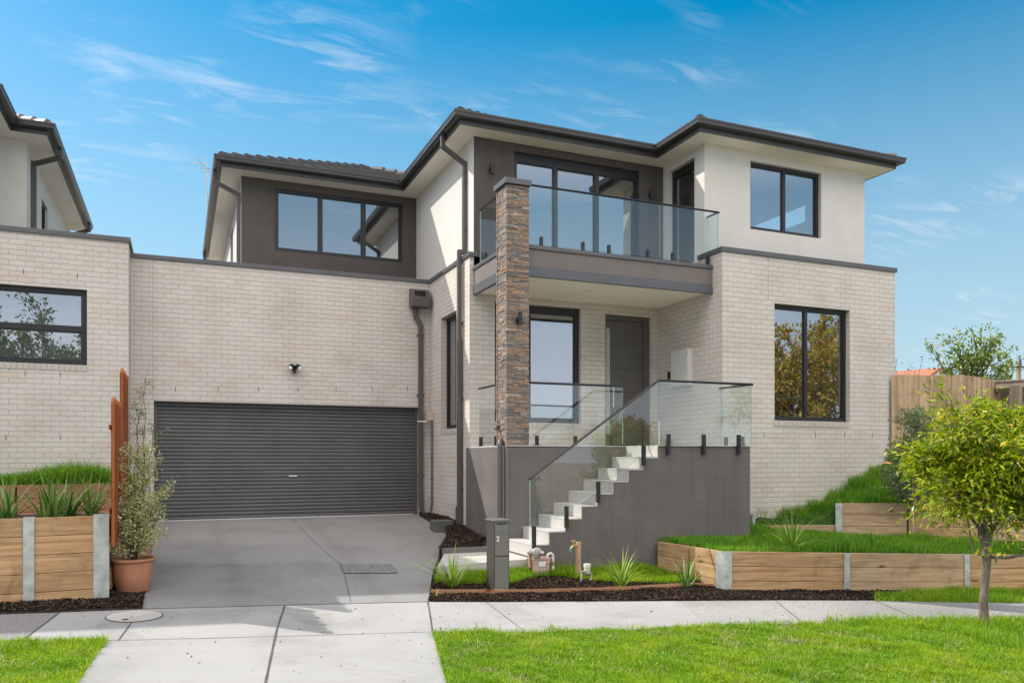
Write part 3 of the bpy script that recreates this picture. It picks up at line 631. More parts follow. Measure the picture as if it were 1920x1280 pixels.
# roof ---------------------------------------------------------------
OUT = [(.751, 16.206), (4.35, 16.206), (4.35, 12.596), (8.249, 12.596), (8.249, 11.291), (12.843, 11.291), (12.843, 24), (.751, 24)]
def eaves(parent, OUT, zs, base=0.):
    s = MB(); s.poly([(x, y, zs) for x, y in OUT]); s.poly([(x, y, zs+.02) for x, y in OUT]); s.build('soffit', M['soffit'], parent)
    f = MB(); sweep(f, OUT, [(-.02, zs-.005), (0.0, zs-.005), (0.004, zs+.062), (.010, zs+.066), (.010, zs+.15), (-.02, zs+.15)]); f.build('fascia', M['metal'], parent)
    g = MB(); sweep(g, OUT, [(.006, zs+.072), (.085, zs+.072), (.118, zs+.092), (.124, zs+.150), (.132, zs+.155), (.132, zs+.184), (.120, zs+.184), (.116, zs+.1), (.006, zs+.085)])
    g.build('gutter', M['metal'], parent)
eaves(house, OUT, ZS)
ze = ZS+.15
rf = MB(); CPS = []
for (x0, x1, y0, y1) in ((.74, 8.2, 16.196, 23.6), (4.34, 12.853, 12.586, 24.2), (8.24, 12.85, 11.281, 19)): cp = MB(); hiproof(rf, cp, x0, x1, y0, y1, ze); CPS.append(cp)
ro = rf.build('roof', M['tile'], house)
for cp in CPS: cp.build('ridge_tiles', M['tile'], ro, smooth=True)
# balcony ------------------------------------------------------------
bY, bX = 11.296, 4.746
bl = MB(); bl.box(bX, rX-.002, bY, wY-.002, 2.99, 3.262); bl.box(bX+.02, rX-.002, bY+.02, wY-.002, 3.262, 3.30)
bal = bl.build('balcony', M['balc'], house)
t = MB(); t.box(bX-.012, rX-.001, bY-.012, bY+.05, 2.835, 2.992); t.box(bX-.013, bX+.05, bY+.05, wY-.001, 2.836, 2.991); t.build('beam_flashing', M['cap'], bal, bevel=.004)
t = MB(); t.box(bX-.022, rX+.10, bY-.022, bY+.13, 3.263, 3.327); t.box(bX-.021, bX+.13, bY+.13, wY-.003, 3.264, 3.326); t.build('balcony_capping', M['cap'], bal, bevel=.005)
t = MB(); t.box(bX+.05, rX-.001, bY+.05, wY-.001, 2.88, 2.985); t.build('porch_ceiling', M['soffit'], bal)
for x in (6.55, 7.9): t = MB(); t.lathe((x, 12.1, 2.868), [(.055, 0), (.06, .004), (.06, .013)], 20); t.build('downlight', M['white'], bal)
# glass balustrades ---------------------------------------------------
def gpanel(parent, T, a0, a1, z0, z1):
    g = MB(); g.box(a0, a1, 0, .012, z0, z1, T=T, edge=1); return g.build('glass_panel', [M['bglass'], M['edge']], parent)
def rail(parent, pts):
    r = MB(); r.tube(pts, .019, 4); return r.build('handrail', M['black'], parent)
def spigot(parent, T, a, z, top=True, side='Y'):
    s = MB()
    if top: s.box(a-.024, a+.024, -.020, .032, z, z+.155, T=T); s.box(a-.05, a+.05, -.045, .057, z, z+.010, T=T)
    else: s.box(a-.024, a+.024, -.022, .036, z, z+.31, T=T)
    return s.build('spigot', M['black'], parent, bevel=.004)
bs = assembly('balcony_balustrade', (4.8, 11.3, 3.33), house)
gpanel(bs, TX(4.80), 11.57, 12.82, 3.36, 4.262)
for y in (11.75, 12.55): spigot(bs, TX(4.80), y, 3.327)
rail(bs, [(4.806, 11.52, 4.275), (4.806, 12.84, 4.275)])
gY_ = 11.34
gpanel(bs, TY(gY_), 4.99, 7.47, 3.36, 4.262); gpanel(bs, TY(gY_), 7.485, 8.68, 3.36, 4.262)
for px in (1015, 1093, 1142, 1215, 1261.5, 1327): spigot(bs, TY(gY_), onY(px, 470, gY_).x, 3.327)
rail(bs, [(4.98, gY_+.006, 4.278), (8.70, gY_+.006, 4.278)])
gpanel(bs, TX(8.672), 11.352, 11.66, 3.60, 4.262); rail(bs, [(8.678, 11.35, 4.277), (8.678, 11.665, 4.277)])
# podium and stairs -----------------------------------------------------
pX, pY, stY, pE, PZ = 4.604, 11.123, 10.208, 8.428, .192
n_r, rise, run = 9, .177, .261; s9 = 6.693
pd = MB(); pd.prism([(pX, wY-.002), (pX, pY), (s9, pY), (s9, stY), (pE, stY), (pE, rY-.002), (rX-.002, rY-.002), (rX-.002, wY-.002)], -1.75, PZ-.02)
pod = pd.build('porch_podium', M['podium'], house)
pd = MB(); pd.prism([(pX+.004, wY-.003), (pX+.004, pY+.004), (s9+.001, pY+.004), (s9+.001, stY+.004), (pE-.004, stY+.004), (pE-.004, rY-.003), (rX-.003, rY-.003), (rX-.003, wY-.003)], PZ-.02, PZ); pd.build('porch_paving', M['steptile'], pod)
pd = MB(); pd.box(pX-.006, s9, pY-.006, pY+.02, PZ-.024, PZ-.014); pd.box(s9+.02, pE+.004, stY-.006, stY+.02, PZ-.024, PZ-.014); pd.build('tile_trim', M['black'], pod)
sd = MB()
out = [(s9, -1.8)]
x1 = s9-8*run
pts = [(x1+.012, -1.8)]
for k in range(1, 9): pts += [(s9-(9-k)*run+.012, -1.401+k*rise-.022), (s9-(8-k)*run+.012, -1.401+k*rise-.022)]
pts[-1] = (s9, pts[-1][1]); pts.append((s9, -1.8))
m0 = len(sd.v); k = len(pts); sd.v += [(x, stY, z) for x, z in pts]+[(x, pY-.001, z) for x, z in pts]
sd.f += [tuple(m0+i for i in range(k)), tuple(m0+k+i for i in reversed(range(k)))]+[(m0+i, m0+(i+1) % k, m0+k+(i+1) % k, m0+k+i) for i in range(k)]; sd.m += [0]*(k+2)
st = sd.build('staircase', M['podium'], house)
for k in range(1, 10):
    x = s9-(9-k)*run-(.009 if k == 9 else 0); z1 = -1.401+k*rise; t = MB(); t.box(x, x+.011, stY-.004, pY-.002, z1-rise+.003, z1-.021); t.build('riser', M['steptile'], st)
    if k < 9: t = MB(); t.box(x-.004, x+run+.009, stY-.005, pY-.0025, z1-.02, z1); t.build('tread', M['steptile'], st, bevel=.002)
ss = assembly('stair_balustrade', (6.7, 10.2, .2), house)
gs = stY-.045
p = [onY(994, 1012, gs), onY(1233, 832, gs), onY(1235.5, 714.5, gs), onY(994, 898, gs)]; p[0].x = p[3].x; p[1].x = p[2].x
g = MB(); m0 = 0; g.v = [tuple(q) for q in p]+[(q.x, q.y+.012, q.z) for q in p]; g.f = [(0, 1, 2, 3), (7, 6, 5, 4), (0, 4, 5, 1), (1, 5, 6, 2), (2, 6, 7, 3), (3, 7, 4, 0)]; g.m = [0, 0, 1, 1, 1, 1]; g.build('glass_panel', [M['bglass'], M['edge']], ss)
gpanel(ss, TY(gs), p[2].x+.014, pE-.008, PZ-.0, 1.155)
top = 1.168
rail(ss, [(p[3].x-.02, gs+.006, p[3].z+.0), (p[2].x, gs+.006, top), (pE+.025, gs+.006, top)])
for px, y0 in ((1001.6, 1027), (1062.5, 989), (1122, 942), (1207.3, 873)):
    q = onY(px, y0, gs); spigot(ss, TY(gs), q.x, q.z, top=False)
for px in (1253.6, 1320, 1385.6): q = onY(px, 851.5, gs); spigot(ss, TY(gs), q.x, q.z, top=False)
gpanel(ss, TX(pE-.03), stY-.03, 10.93, PZ+.03, 1.155); rail(ss, [(pE-.024, stY-.04, top), (pE-.024, 10.95, top-.0)])
for y in (10.36, 10.78): spigot(ss, TX(pE-.03), y, PZ)
ps = assembly('porch_balustrade', (4.65, 11.2, .2), house)
gpanel(ps, TX(4.65), 11.56, 12.46, PZ+.03, 1.15); rail(ps, [(4.656, 11.52, 1.162), (4.656, 12.49, 1.162)]); spigot(ps, TX(4.65), onX(901, 836, 4.65).y, PZ); spigot(ps, TX(4.65), 11.7, PZ)
gpanel(ps, TY(pY+.05), 4.99, onY(1168, 760, pY+.05).x, PZ+.03, 1.15); rail(ps, [(4.97, pY+.056, 1.162), (onY(1168.5, 760, pY+.05).x, pY+.056, 1.162)])
for px in (1007, 1079, 1145): spigot(ps, TY(pY+.05), onY(px, 830, pY+.05).x, PZ)
# stone pillar ----------------------------------------------------------
sp = MB(); x0, x1, y0, y1 = 4.612, 4.962, 11.14, 11.545
z = PZ
core = MB(); core.box(x0+.02, x1-.02, y0+.02, y1-.02, PZ, 4.17); pil = core.build('stone_pillar', M['stone'], house)
def stones(face):
    z = PZ
    while z < 4.155:
        h = min(random.choice((.018, .022, .028, .036)), 4.165-z)
        a0, a1 = (x0, x1) if face in 'fb' else (y0, y1); a = a0-(.015 if face in 'fb' else 0)
        while a < a1:
            l = random.uniform(.06, .26); e = min(a+l, a1+.012); pr_ = random.uniform(0, .012)
            if e-a > .02:
                if face == 'f': sp.box(a, e, y0-pr_, y0+.03, z+.0006, z+h-.0012)
                elif face == 'b': sp.box(a, e, y1-.03, y1+pr_, z+.0006, z+h-.0012)
                elif face == 'l': sp.box(x0-pr_, x0+.03, a, e, z+.0003, z+h-.0015)
                else: sp.box(x1-.03, x1+pr_, a, e, z+.0003, z+h-.0015)
            a = e+.0015
        z += h
for f_ in 'flrb': stones(f_)
sp.build('ledgestone_cladding', M['stone'], pil)
t = MB(); t.box(x0-.05, x1+.04, y0-.045, y1+.04, 4.172, 4.258); t.build('pillar_cap', M['cap'], pil, bevel=.005)
# garage door -----------------------------------------------------------
gd = MB(); zz = []; z = -1.128; yk = gY+.155
prof = []
while z < 1.06:
    prof += [(0, z), (-.002, z+.004), (-.012, z+.012), (-.014, z+.030), (-.013, z+.050), (-.008, z+.058), (0, z+.062), (.004, z+.066)]; z += .0685
for (d0, za), (d1, zb) in zip(prof[:-1], prof[1:]): gd.quad((-.395, yk+d0, za), (4.43, yk+d0, za), (4.43, yk+d1, zb), (-.395, yk+d1, zb))
gdo = gd.build('garage_door', M['roller'], house)
t = MB(); t.box(-.40, 4.44, yk-.022, yk+.01, -1.158, -1.118); t.build('bottom_rail', M['bar'], gdo)
t = MB(); h_ = onY(549, 892, yk); t.box(h_.x-.075, h_.x+.075, yk-.03, yk-.012, h_.z-.012, h_.z+.012); t.build('handle', M['bar'], gdo, bevel=.004)
t = MB(); t.box(-.405, -.35, yk-.06, yk+.05, -1.3, 1.01); t.box(4.385, 4.443, yk-.06, yk+.05, -1.3, 1.01); t.box(-.35, 4.385, yk-.03, yk+.4, .985, 1.012); t.build('door_track', M['pipe'], gdo)
t = MB(); t.box(-.40, 4.44, yk+.3, yk+.33, -1.3, 1.2); t.build('garage_lining', M['joint'], gdo)
# front door --------------------------------------------------------------
t = MB(); fx0, fx1 = 7.37, 8.367
t.box(fx0, fx0+.035, wY+.06, wY+.13, PZ, 2.69); t.box(fx1-.13, fx1, wY+.06, wY+.13, PZ, 2.69); t.box(fx0+.035, fx1-.13, wY+.06, wY+.13, 2.60, 2.69); fd = t.build('front_door', M['door'], house)
t = MB(); zc = [PZ+.01, .80, 1.25, 1.695, 2.14, 2.597]
for a, bb in zip(zc[:-1], zc[1:]): t.box(fx0+.16, fx1-.133, wY+.085, wY+.12, a+.003, bb-.003)
t.box(fx0+.037, fx0+.158, wY+.09, wY+.12, PZ, 2.42-.0); t.box(fx0+.037, fx0+.158, wY+.086, wY+.12, 2.44, 2.597)
t.box(fx0+.037, fx1-.133, wY+.105, wY+.13, PZ+.001, 2.598); t.build('door_leaf', M['door'], fd)
t = MB(); t.box(fx0+.055, fx0+.145, wY+.082, wY+.089, .45, 2.45); t.build('glass_strip', simple('frosted_glass', (.34, .38, .35), .35, var=.04), fd)
t = MB(); t.tube([(fx0+.19, wY+.03, .95), (fx0+.19, wY+.03, 1.35)], .014, 8); t.box(fx0+.182, fx0+.198, wY+.03, wY+.09, 1.0, 1.02); t.box(fx0+.182, fx0+.198, wY+.03, wY+.09, 1.28, 1.30); t.build('handle', M['bar'], fd)
# drainage ------------------------------------------------------------------
def bracket(mb, c, n): pass
rh = MB(); xa, xb, z0_, z1_ = 4.235, 4.60, 2.985, 3.36
P_ = [(gY-.02, z1_), (gY-.17, z1_-.02), (gY-.27, z0_+.17), (gY-.26, z0_), (gY-.02, z0_)]
for x in (xa, xb-.012):
    for xx in (x, x+.012): rh.poly([(xx, y, z) for y, z in P_])
for i in range(4):
    (ya, za), (yb, zb) = P_[i], P_[i+1]
    if i == 1:   # sloping front with overflow opening
        def lp(s, q): return (xa+s*(xb-xa), ya+(yb-ya)*q, za+(zb-za)*q)
        for (s0, s1, q0, q1) in ((0, 1, 0, .2), (0, 1, .86, 1), (0, .15, .2, .86), (.78, 1, .2, .86)): rh.quad(lp(s0, q0), lp(s1, q0), lp(s1, q1), lp(s0, q1))
    else: rh.quad((xa, ya, za), (xb, ya, za), (xb, yb, zb), (xa, yb, zb))
rho = rh.build('rain_head', M['pipe'], house)
t = MB(); t.box(xa+.05, xb-.08, gY-.15, gY-.06, z0_+.1, z1_-.05); t.build('overflow_slot', M['black'], rho)
def flatpipe(pts, w, d, mb):
    for a, bb in zip(pts[:-1], pts[1:]):
        a, bb = Vector(a), Vector(bb); t_ = (bb-a).normalized(); n = Vector((0, 1, 0)) if mb.ax == 'Y' else Vector((1, 0, 0)); s = t_.cross(n).normalized(); e = t_*.0
        c_ = []
        for q in (a-e, bb+e):
            for i, j in ((-1, -1), (1, -1), (1, 1), (-1, 1)): c_.append(tuple(q+s*w/2*i+n*d/2*j))
        m0 = len(mb.v); mb.v += c_
        for f in ((0, 1, 5, 4), (1, 2, 6, 5), (2, 3, 7, 6), (3, 0, 4, 7), (3, 2, 1, 0), (4, 5, 6, 7)): mb.f.append(tuple(m0+i for i in f)); mb.m.append(0)
dp = MB(); dp.ax = 'Y'
flatpipe([(4.36, gY-.06, 3.0), (4.36, gY-.06, 2.80)], .095, .07, dp); flatpipe([(4.36, gY-.06, 2.805), (4.465, gY-.06, 2.655)], .09, .068, dp); flatpipe([(4.465, gY-.06, 2.66), (4.465, gY-.06, -1.0)], .095, .07, dp); flatpipe([(4.475, gY-.07, -.82), (4.475, gY-.07, -1.32)], .085, .085, dp)
dpo = dp.build('downpipe', M['pipe'], house, bevel=.006)
t = MB()
for z in (2.45, 1.25, -.35):
    t = MB()
    for x in (4.405, 4.525): t.tube([(x, gY-.02, z), (x, gY-.05, z)], .018, 8)
    t.box(4.40, 4.53, gY-.022, gY-.002, z-.015, z+.015); t.build('pipe_bracket', M['black'], dpo)
dq = MB(); dq.ax = 'X'
flatpipe([(4.30, 13.36, 5.70), (4.30, 13.36, 5.47)], .075, .075, dq)
for a, bb in ((Vector((4.30, 13.36, 5.49)), Vector((4.70, 13.36, 5.25))),):
    n = Vector((0, 1, 0)); t_ = (bb-a).normalized(); s = t_.cross(n); m0 = len(dq.v)
    for q in (a, bb):
        for i, j in ((-1, -1), (1, -1), (1, 1), (-1, 1)): dq.v.append(tuple(q+s*.037*i+n*.037*j))
    for f in ((0, 1, 5, 4), (1, 2, 6, 5), (2, 3, 7, 6), (3, 0, 4, 7), (3, 2, 1, 0), (4, 5, 6, 7)): dq.f.append(tuple(m0+i for i in f)); dq.m.append(0)
flatpipe([(4.705, 13.36, 5.28), (4.705, 13.36, 3.66)], .085, .07, dq); flatpipe([(4.70, 13.36, 3.68), (4.61, 13.36, 3.68)], .08, .07, dq) if False else None
dq.box(4.575, 4.74, 13.318, 13.402, 3.62, 3.70); flatpipe([(4.61, 13.36, 3.66), (4.61, 13.36, -.90)], .086, .07, dq); flatpipe([(4.60, 13.36, -.86), (4.60, 13.36, -1.45)], .10, .10, dq)
dqo = dq.build('downpipe', M['pipe'], house, bevel=.006)
t = MB()
for z in (4.9, 4.05, 2.4, 1.05, -.55): t = MB(); t.box(4.585 if z < 3.6 else 4.68, 4.665 if z < 3.6 else 4.742, 13.305, 13.415, z-.012, z+.012); t.build('pipe_bracket', M['pipe'], dqo)
dl = MB(); dl.ax = 'X'   # left wing, side wall
flatpipe([(.66, 16.75, 5.70), (.66, 16.75, 5.45)], .075, .075, dl)
a, bb = Vector((.66, 16.75, 5.47)), Vector((1.10, 16.75, 5.27)); n = Vector((0, 1, 0)); t_ = (bb-a).normalized(); s = t_.cross(n); m0 = len(dl.v)
for q in (a, bb):
    for i, j in ((-1, -1), (1, -1), (1, 1), (-1, 1)): dl.v.append(tuple(q+s*.037*i+n*.037*j))
for f in ((0, 1, 5, 4), (1, 2, 6, 5), (2, 3, 7, 6), (3, 0, 4, 7), (3, 2, 1, 0), (4, 5, 6, 7)): dl.f.append(tuple(m0+i for i in f)); dl.m.append(0)
flatpipe([(1.105, 16.75, 5.30), (1.105, 16.75, 3.38)], .085, .07, dl)
dl.build('downpipe', M['pipe'], house, bevel=.005); dl = MB(); dl.ax = 'X'
flatpipe([(.66, 23.4, 5.68), (.66, 23.4, 5.45)], .08, .08, dl); dl.tube([(.66, 23.4, 5.46), (1.12, 23.4, 5.2)], .05, 4)
dl.build('downpipe', M['pipe'], house, bevel=.005)
# bent round pipe in front of the podium's side, and spout in the pillar
t = MB(); yp = 11.26; xp = pX-.065
t.tube([(xp, yp, -1.5), (xp, yp, .16), (xp+.006, yp+.01, .22), (xp+.03, yp+.035, .262), (xp+.05, yp+.06, .27), (xp+.075, yp+.09, .262)], .042, 12); t.build('drain_pipe', M['pipe'], house, smooth=True)
t = MB(); q = onX(934, 803, 4.59); t.tube([(q.x+.03, q.y, q.z+.03), (q.x-.02, q.y-.0, q.z+.03), (q.x-.05, q.y, q.z-.01)], .032, 12); t.build('overflow_spout', M['pipe'], house, smooth=True)
t = MB(); t.box(4.55, sX-.001, 15.10, 15.24, .74, .93); ib = t.build('isolator_box', simple('beige_plastic', (.50, .42, .33), .5, var=.04), house, bevel=.008)
t = MB(); t.tube([(4.63, 15.12, .76), (4.64, 15.12, .60), (4.64, 15.12, -.9), (4.60, 15.14, -1.25)], .017, 8)
for z in (.45, .0, -.4, -.8): t.box(4.61, sX, 15.105, 15.135, z-.01, z+.01)
t.build('conduit', M['pipe'], ib)
t = MB(); t.box(4.35, 4.55, 15.13, 15.15, .712, .734); t.build('isolator_tag', M['white'], ib)
# lamps, sensor light, meter box, intercom ------------------------------------
def walllight(x, y, z, parent):
    t = MB(); t.lathe((x, y, z), [(.0, -.09), (.034, -.09), (.034, -.075), (.031, -.074), (.031, -.004), (.034, -.003), (.034, .003), (.031, .004), (.031, .074), (.034, .075), (.034, .10), (.0, .10)], 20)
    o = t.build('wall_light', M['black'], parent, smooth=True)
    t = MB(); t.lathe((x-.0, y+.03, z-.02), [(.042, .0), (.044, .02), (.044, .045)], 20, axis='y'); t.build('light_mount', M['black'], o)
q = onY(923.5, 316, wY-.075); walllight(q.x, q.y, q.z, house)
q = onY(1222.8, 363, wY-.075); walllight(q.x, q.y, q.z, house)
q = onY(975.5, 597, 11.14-.085); walllight(q.x, q.y, q.z, house)
q = onY(552, 690, gY-.06); t = MB(); t.lathe((q.x, gY-.06, q.z), [(.045, .0), (.05, .03), (.05, .055)], 18, axis='y'); sl = t.build('security_light', M['black'], house)
for sx in (-1, 1):
    t = MB(); t.tube([(q.x+sx*.02, gY-.07, q.z+.03), (q.x+sx*.05, gY-.11, q.z+.035), (q.x+sx*.075, gY-.15, q.z+.01)], [.028, .045, .05], 12); t.build('lamp_head', M['black'], sl)
    t = MB(); t.lathe((q.x+sx*.078, gY-.155, q.z+.005), [(.0, -.004), (.036, -.002), (.036, .004)], 14, axis='y'); t.build('lens', M['white'], sl)
t = MB(); t.tube([(q.x, gY-.06, q.z-.01), (q.x, gY-.085, q.z-.09)], [.025, .034], 12); t.build('sensor', M['black'], sl)
t = MB(); y0m, y1m = 11.86, 12.40
t.box(rX-.10, rX-.001, y0m, y1m, 1.31, 1.97); mb_ = t.build('meter_box', M['meter'], house, bevel=.006)
t = MB(); t.box(rX-.112, rX-.101, y0m+.012, y1m-.012, 1.33, 1.955); t.build('meter_box_door', M['meter'], mb_, bevel=.004)
t = MB(); t.box(rX-.116, rX-.1122, y0m+.02, y0m+.035, 1.86, 1.89); t.build('lock', M['black'], mb_)
t = MB(); q = onX(1254.5, 704, rX-.01); t.box(rX-.03, rX-.001, q.y-.035, q.y+.035, q.z-.07, q.z+.07); t.build('door_intercom', M['black'], house, bevel=.008)
t = MB(); t.box(rE+.001, rE+.05, rY+.05, rY+.16, 2.05, 2.75); t.build('side_fixture', M['pipe'], house)
# weep holes
t = MB()
for px in (329, 409, 485, 559, 630, 698, 764):
    q = onY(px, 729.5, gY); t.box(q.x-.006, q.x+.006, gY-.003, gY+.01, q.z-.04, q.z+.04)
for px in (1432.5, 1529, 1583.5, 1636): q = onY(px, 815, rY); t.box(q.x-.005, q.x+.005, rY-.003, rY+.01, q.z-.04, q.z+.04)
t.build('weep_holes', M['joint'], house)
mj = simple('joint_mastic', (.30, .275, .25), .9)
t = MB(); q = onY(287, 600, gY); t.box(q.x-.004, q.x+.004, gY-.0025, gY+.01, 1.014, ZB-.006); t.build('movement_joint', mj, house); t = MB(); q = onY(1441, 600, rY); t.box(q.x-.003, q.x+.003, rY-.0015, rY+.01, 2.76, ZB-.006); t.build('movement_joint', mj, house)
t = MB(); t.box(-.407, 4.445, gY-.004, gY+.1, 1.006, 1.016); t.build('lintel', mj, house)
# antenna on the far end of the roof
def antenna(name, label, px, ytop, ybot, w, left, arms):
    D = ray(px, ybot); P0 = Vector([k*w/math.hypot(1, 0)/(-SA*D[0]+CA*D[1]) for k in D]); sc = w/F
    a = thing(name, label, 'antenna', P0)
    m = MB(); m.tube([P0, P0+Vector((0, 0, (ybot-ytop)*sc))], .018*w/25, 6); m.build('mast', M['galv'], a)
    e = MB(); rt = Vector((CA, SA, 0)); fw_ = Vector((-SA, CA, 0))
    for (dx0, dx1, yy) in arms: e.tube([P0+rt*dx0*sc+Vector((0, 0, (ybot-yy)*sc)), P0+rt*dx1*sc+Vector((0, 0, (ybot-yy-(dx1-dx0)*.08)*sc))], .009*w/25, 5)
    hh_ = (ybot-ytop)*sc; e.tube([P0+Vector((0, 0, hh_*.3)), P0+Vector((0, 0, hh_*1.0))], .022*w/25, 6); e.tube([P0-fw_*.8+Vector((0, 0, hh_*.93)), P0+fw_*.8+Vector((0, 0, hh_*.93))], .009*w/25, 4)
    for i in range(5): e.tube([P0+fw_*.4*(i-2)+Vector((0, 0, (ybot-ytop)*sc*.93))-rt*.2, P0+fw_*.4*(i-2)+Vector((0, 0, (ybot-ytop)*sc*.93))+rt*.2], .008*w/25, 4)
    e.build('aerial_elements', M['galv'], a); return a
antenna('television_antenna', 'thin television aerial rising behind the left eave of the townhouse', 388.5, 304, 470, 27, True, [(-31, 4, 305), (-28, 6, 314), (-20, 4, 320), (-5, 3, 344), (-6, 3, 371)])

# ================================================================== NEIGHBOUR
nb = thing('neighbouring_house', 'pale brick house next door at the left edge, a sliding window below its parapet', 'house', (-2, 14.85, -.6))
nY, nX = 14.847, -.782
t = MB(); wall(t, TY(nY), -7, nX, -1.4, 3.645, [(-2.98, -1.405, 1.535, 2.787)], back=.25); wall(t, TXn(nX), nY+.25, gY+8, -1.4, 3.645, back=.2); t.box(nX-.24, nX-.001, nY+.001, nY+.252, -1.4, 3.64)
t.box(-10.2, -5.5, 13.9, 14.9, -1.4, 3.6); t.build('brick_wall', M['brick'], nb)
t = MB(); t.box(-7, nX+.03, nY-.03, nY+.3, 3.640, 3.72); t.box(nX-.25, nX+.031, nY+.3, 24, 3.641, 3.719); t.box(-10.2, -5.47, 13.87, 14.9, 3.6, 3.7); t.build('parapet_capping', M['cap'], nb, bevel=.005)
t = MB(); t.box(-7, nX-.2, nY+.25, 24, 3.3, 3.4); t.build('flat_roof', M['cap'], nb)
window(nb, TY(nY), -2.98, -1.405, 1.535, 2.787, hs=[2.13], fw=.075, rec=.07, sill=.10, room=.12)
ZN = 6.02-.184
t = MB(); wall(t, TY(15.46), -6, -3.15, 3.3, ZN, back=.2); wall(t, TXn(-3.15), 15.66, 16.9, 3.3, ZN, back=.2); wall(t, TY(16.85), -3.3, -2.58, 3.3, ZN, back=.2); wall(t, TXn(-2.58), 17.05, 24, 3.3, ZN, [(18.6, 19.4, 4.3, 5.3)], back=.2)
t.box(-2.779, -2.581, 16.851, 17.051, 3.31, ZN-.001); t.box(-10, -5.98, 14.38, 24, 3.3, ZN)
t.build('upper_wall', M['cream'], nb)
window(nb, TXn(-2.58), 18.6, 19.4, 4.3, 5.3, fw=.05, rec=.05, room=1.2)
OUT2 = [(-10.4, 13.98), (-5.58, 13.98), (-5.58, 15.06), (-2.752, 15.06), (-2.752, 16.452), (-2.182, 16.452), (-2.182, 23.1), (-10.4, 23.1)]
eaves(nb, OUT2, ZN)
rf = MB(); CPS = []
for (x0, x1, y0, y1) in ((-10.4, -5.59, 13.97, 23), (-9, -2.742, 15.05, 22.6), (-8, -2.172, 16.442, 23.2)): cp = MB(); hiproof(rf, cp, x0, x1, y0, y1, ZN+.15); CPS.append(cp)
ro = rf.build('roof', M['tile2'], nb)
for cp in CPS: cp.build('ridge_tiles', M['tile2'], ro, smooth=True)
for yy in (17.35, 22.6):
    t = MB()
    t.box(-2.13, -2.05, yy-.04, yy+.04, ZN-.12, ZN+.08); t.tube([(-2.09, yy, ZN-.08), (-2.54, yy, ZN-.27)], .052, 4); t.box(-2.575, -2.49, yy-.045, yy+.045, 3.4, ZN-.22)
    t.build('downpipe', M['pipe'], nb)
t = MB(); t.box(-2.3, -1.75, 19.0, 19.5, 3.4, 3.86); t.build('roof_condenser', M['meter'], nb, bevel=.01)
t = MB()
for (px, py) in ((44, 509), (145.5, 517), (47, 701), (113, 703), (11, 820), (113, 820.5), (210, 821)):
    q = onY(px, py, nY); t.box(q.x-.005, q.x+.005, nY-.003, nY+.01, q.z-.038, q.z+.038)
t.build('weep_holes', M['joint'], nb)

# ================================================================== GROUND
def Zd(X, Y):                                   # driveway surface, rising to the garage floor
    t = max(0, min(1, (Y-8.95)/(15.3-8.95))); t = t*t*(3-2*t)*.35+t*.65
    return G(X, 8.95)*(1-t)+(-1.135)*t if Y > 8.95 else G(X, Y)
P = lambda l, f=G: [tuple(onF(px, py, f)[:2]) for px, py in l]
# base terrain to the horizon
xs = [-420, -200, -90, -45]+[-30+i*1.5 for i in range(41)]+[45, 90, 200, 420]; v = []; f = []
for X in xs:
    for Y in xs: v.append((X, Y, G(X, Y)-.10 if abs(X) < 60 and abs(Y) < 60 else G(X, Y)-.3))
n = len(xs)
for i in range(n-1):
    for j in range(n-1): f.append((i*n+j, (i+1)*n+j, (i+1)*n+j+1, i*n+j+1))
g = npmesh('ground', v, f, M['dryground']); struct(g)
# footpath
far = [(-500, 1164), (0, 1151), (112, 1147.5), (267.5, 1141.5), (534, 1134), (803, 1127.5), (910, 1128), (1270, 1126), (1453, 1124.7), (1749, 1125.5), (1920, 1128), (2500, 1140)]
near = [(-500, 1222), (38, 1203), (200, 1200.5), (497, 1193.5), (811, 1184), (1000, 1184), (1142, 1182), (1262, 1177), (1384, 1170), (1506, 1168), (1749, 1166), (1920, 1164), (2500, 1172)]
def fpoly(a, b): return a+b[::-1]
Gp = lambda X, Y: G(X, Y)
fa, ne = P(far), P(near)
jl = P([(112, 1147.5), (38, 1203)]); jr = P([(1270, 1126), (1330, 1173.5)])
o = sheet('footpath', fa[2:8]+[jr[0], jr[1]]+ne[2:7][::-1]+[ne[1]], Gp, M['path']) ; struct(o); o['label'] = 'new pale concrete footpath'
fpath = o
struct(sheet('footpath', fa[0:3]+[ne[1], ne[0]], Gp, M['darkpath']))
struct(sheet('footpath', [jr[0]]+fa[8:]+ne[8:][::-1]+[jr[1]], Gp, M['oldpath']))
# apron across the nature strip
wk = 3.9
def atw(px, w): return xy((px-CX)/F*w, w)
el = P([(200, 1200.5), (145, 1280)]); er = P([(811, 1184), (838, 1280)])
def ext(a, b, w):
    ra, wa = rw(*a); rb, wb = rw(*b); t = (w-wa)/(wb-wa); return xy(ra+(rb-ra)*t, w)
apr = [el[0], ne[3], er[0], er[1], ext(er[0], er[1], wk), ext(el[0], el[1], wk), el[1]]
struct(sheet('driveway_apron', apr, Gp, M['path']))
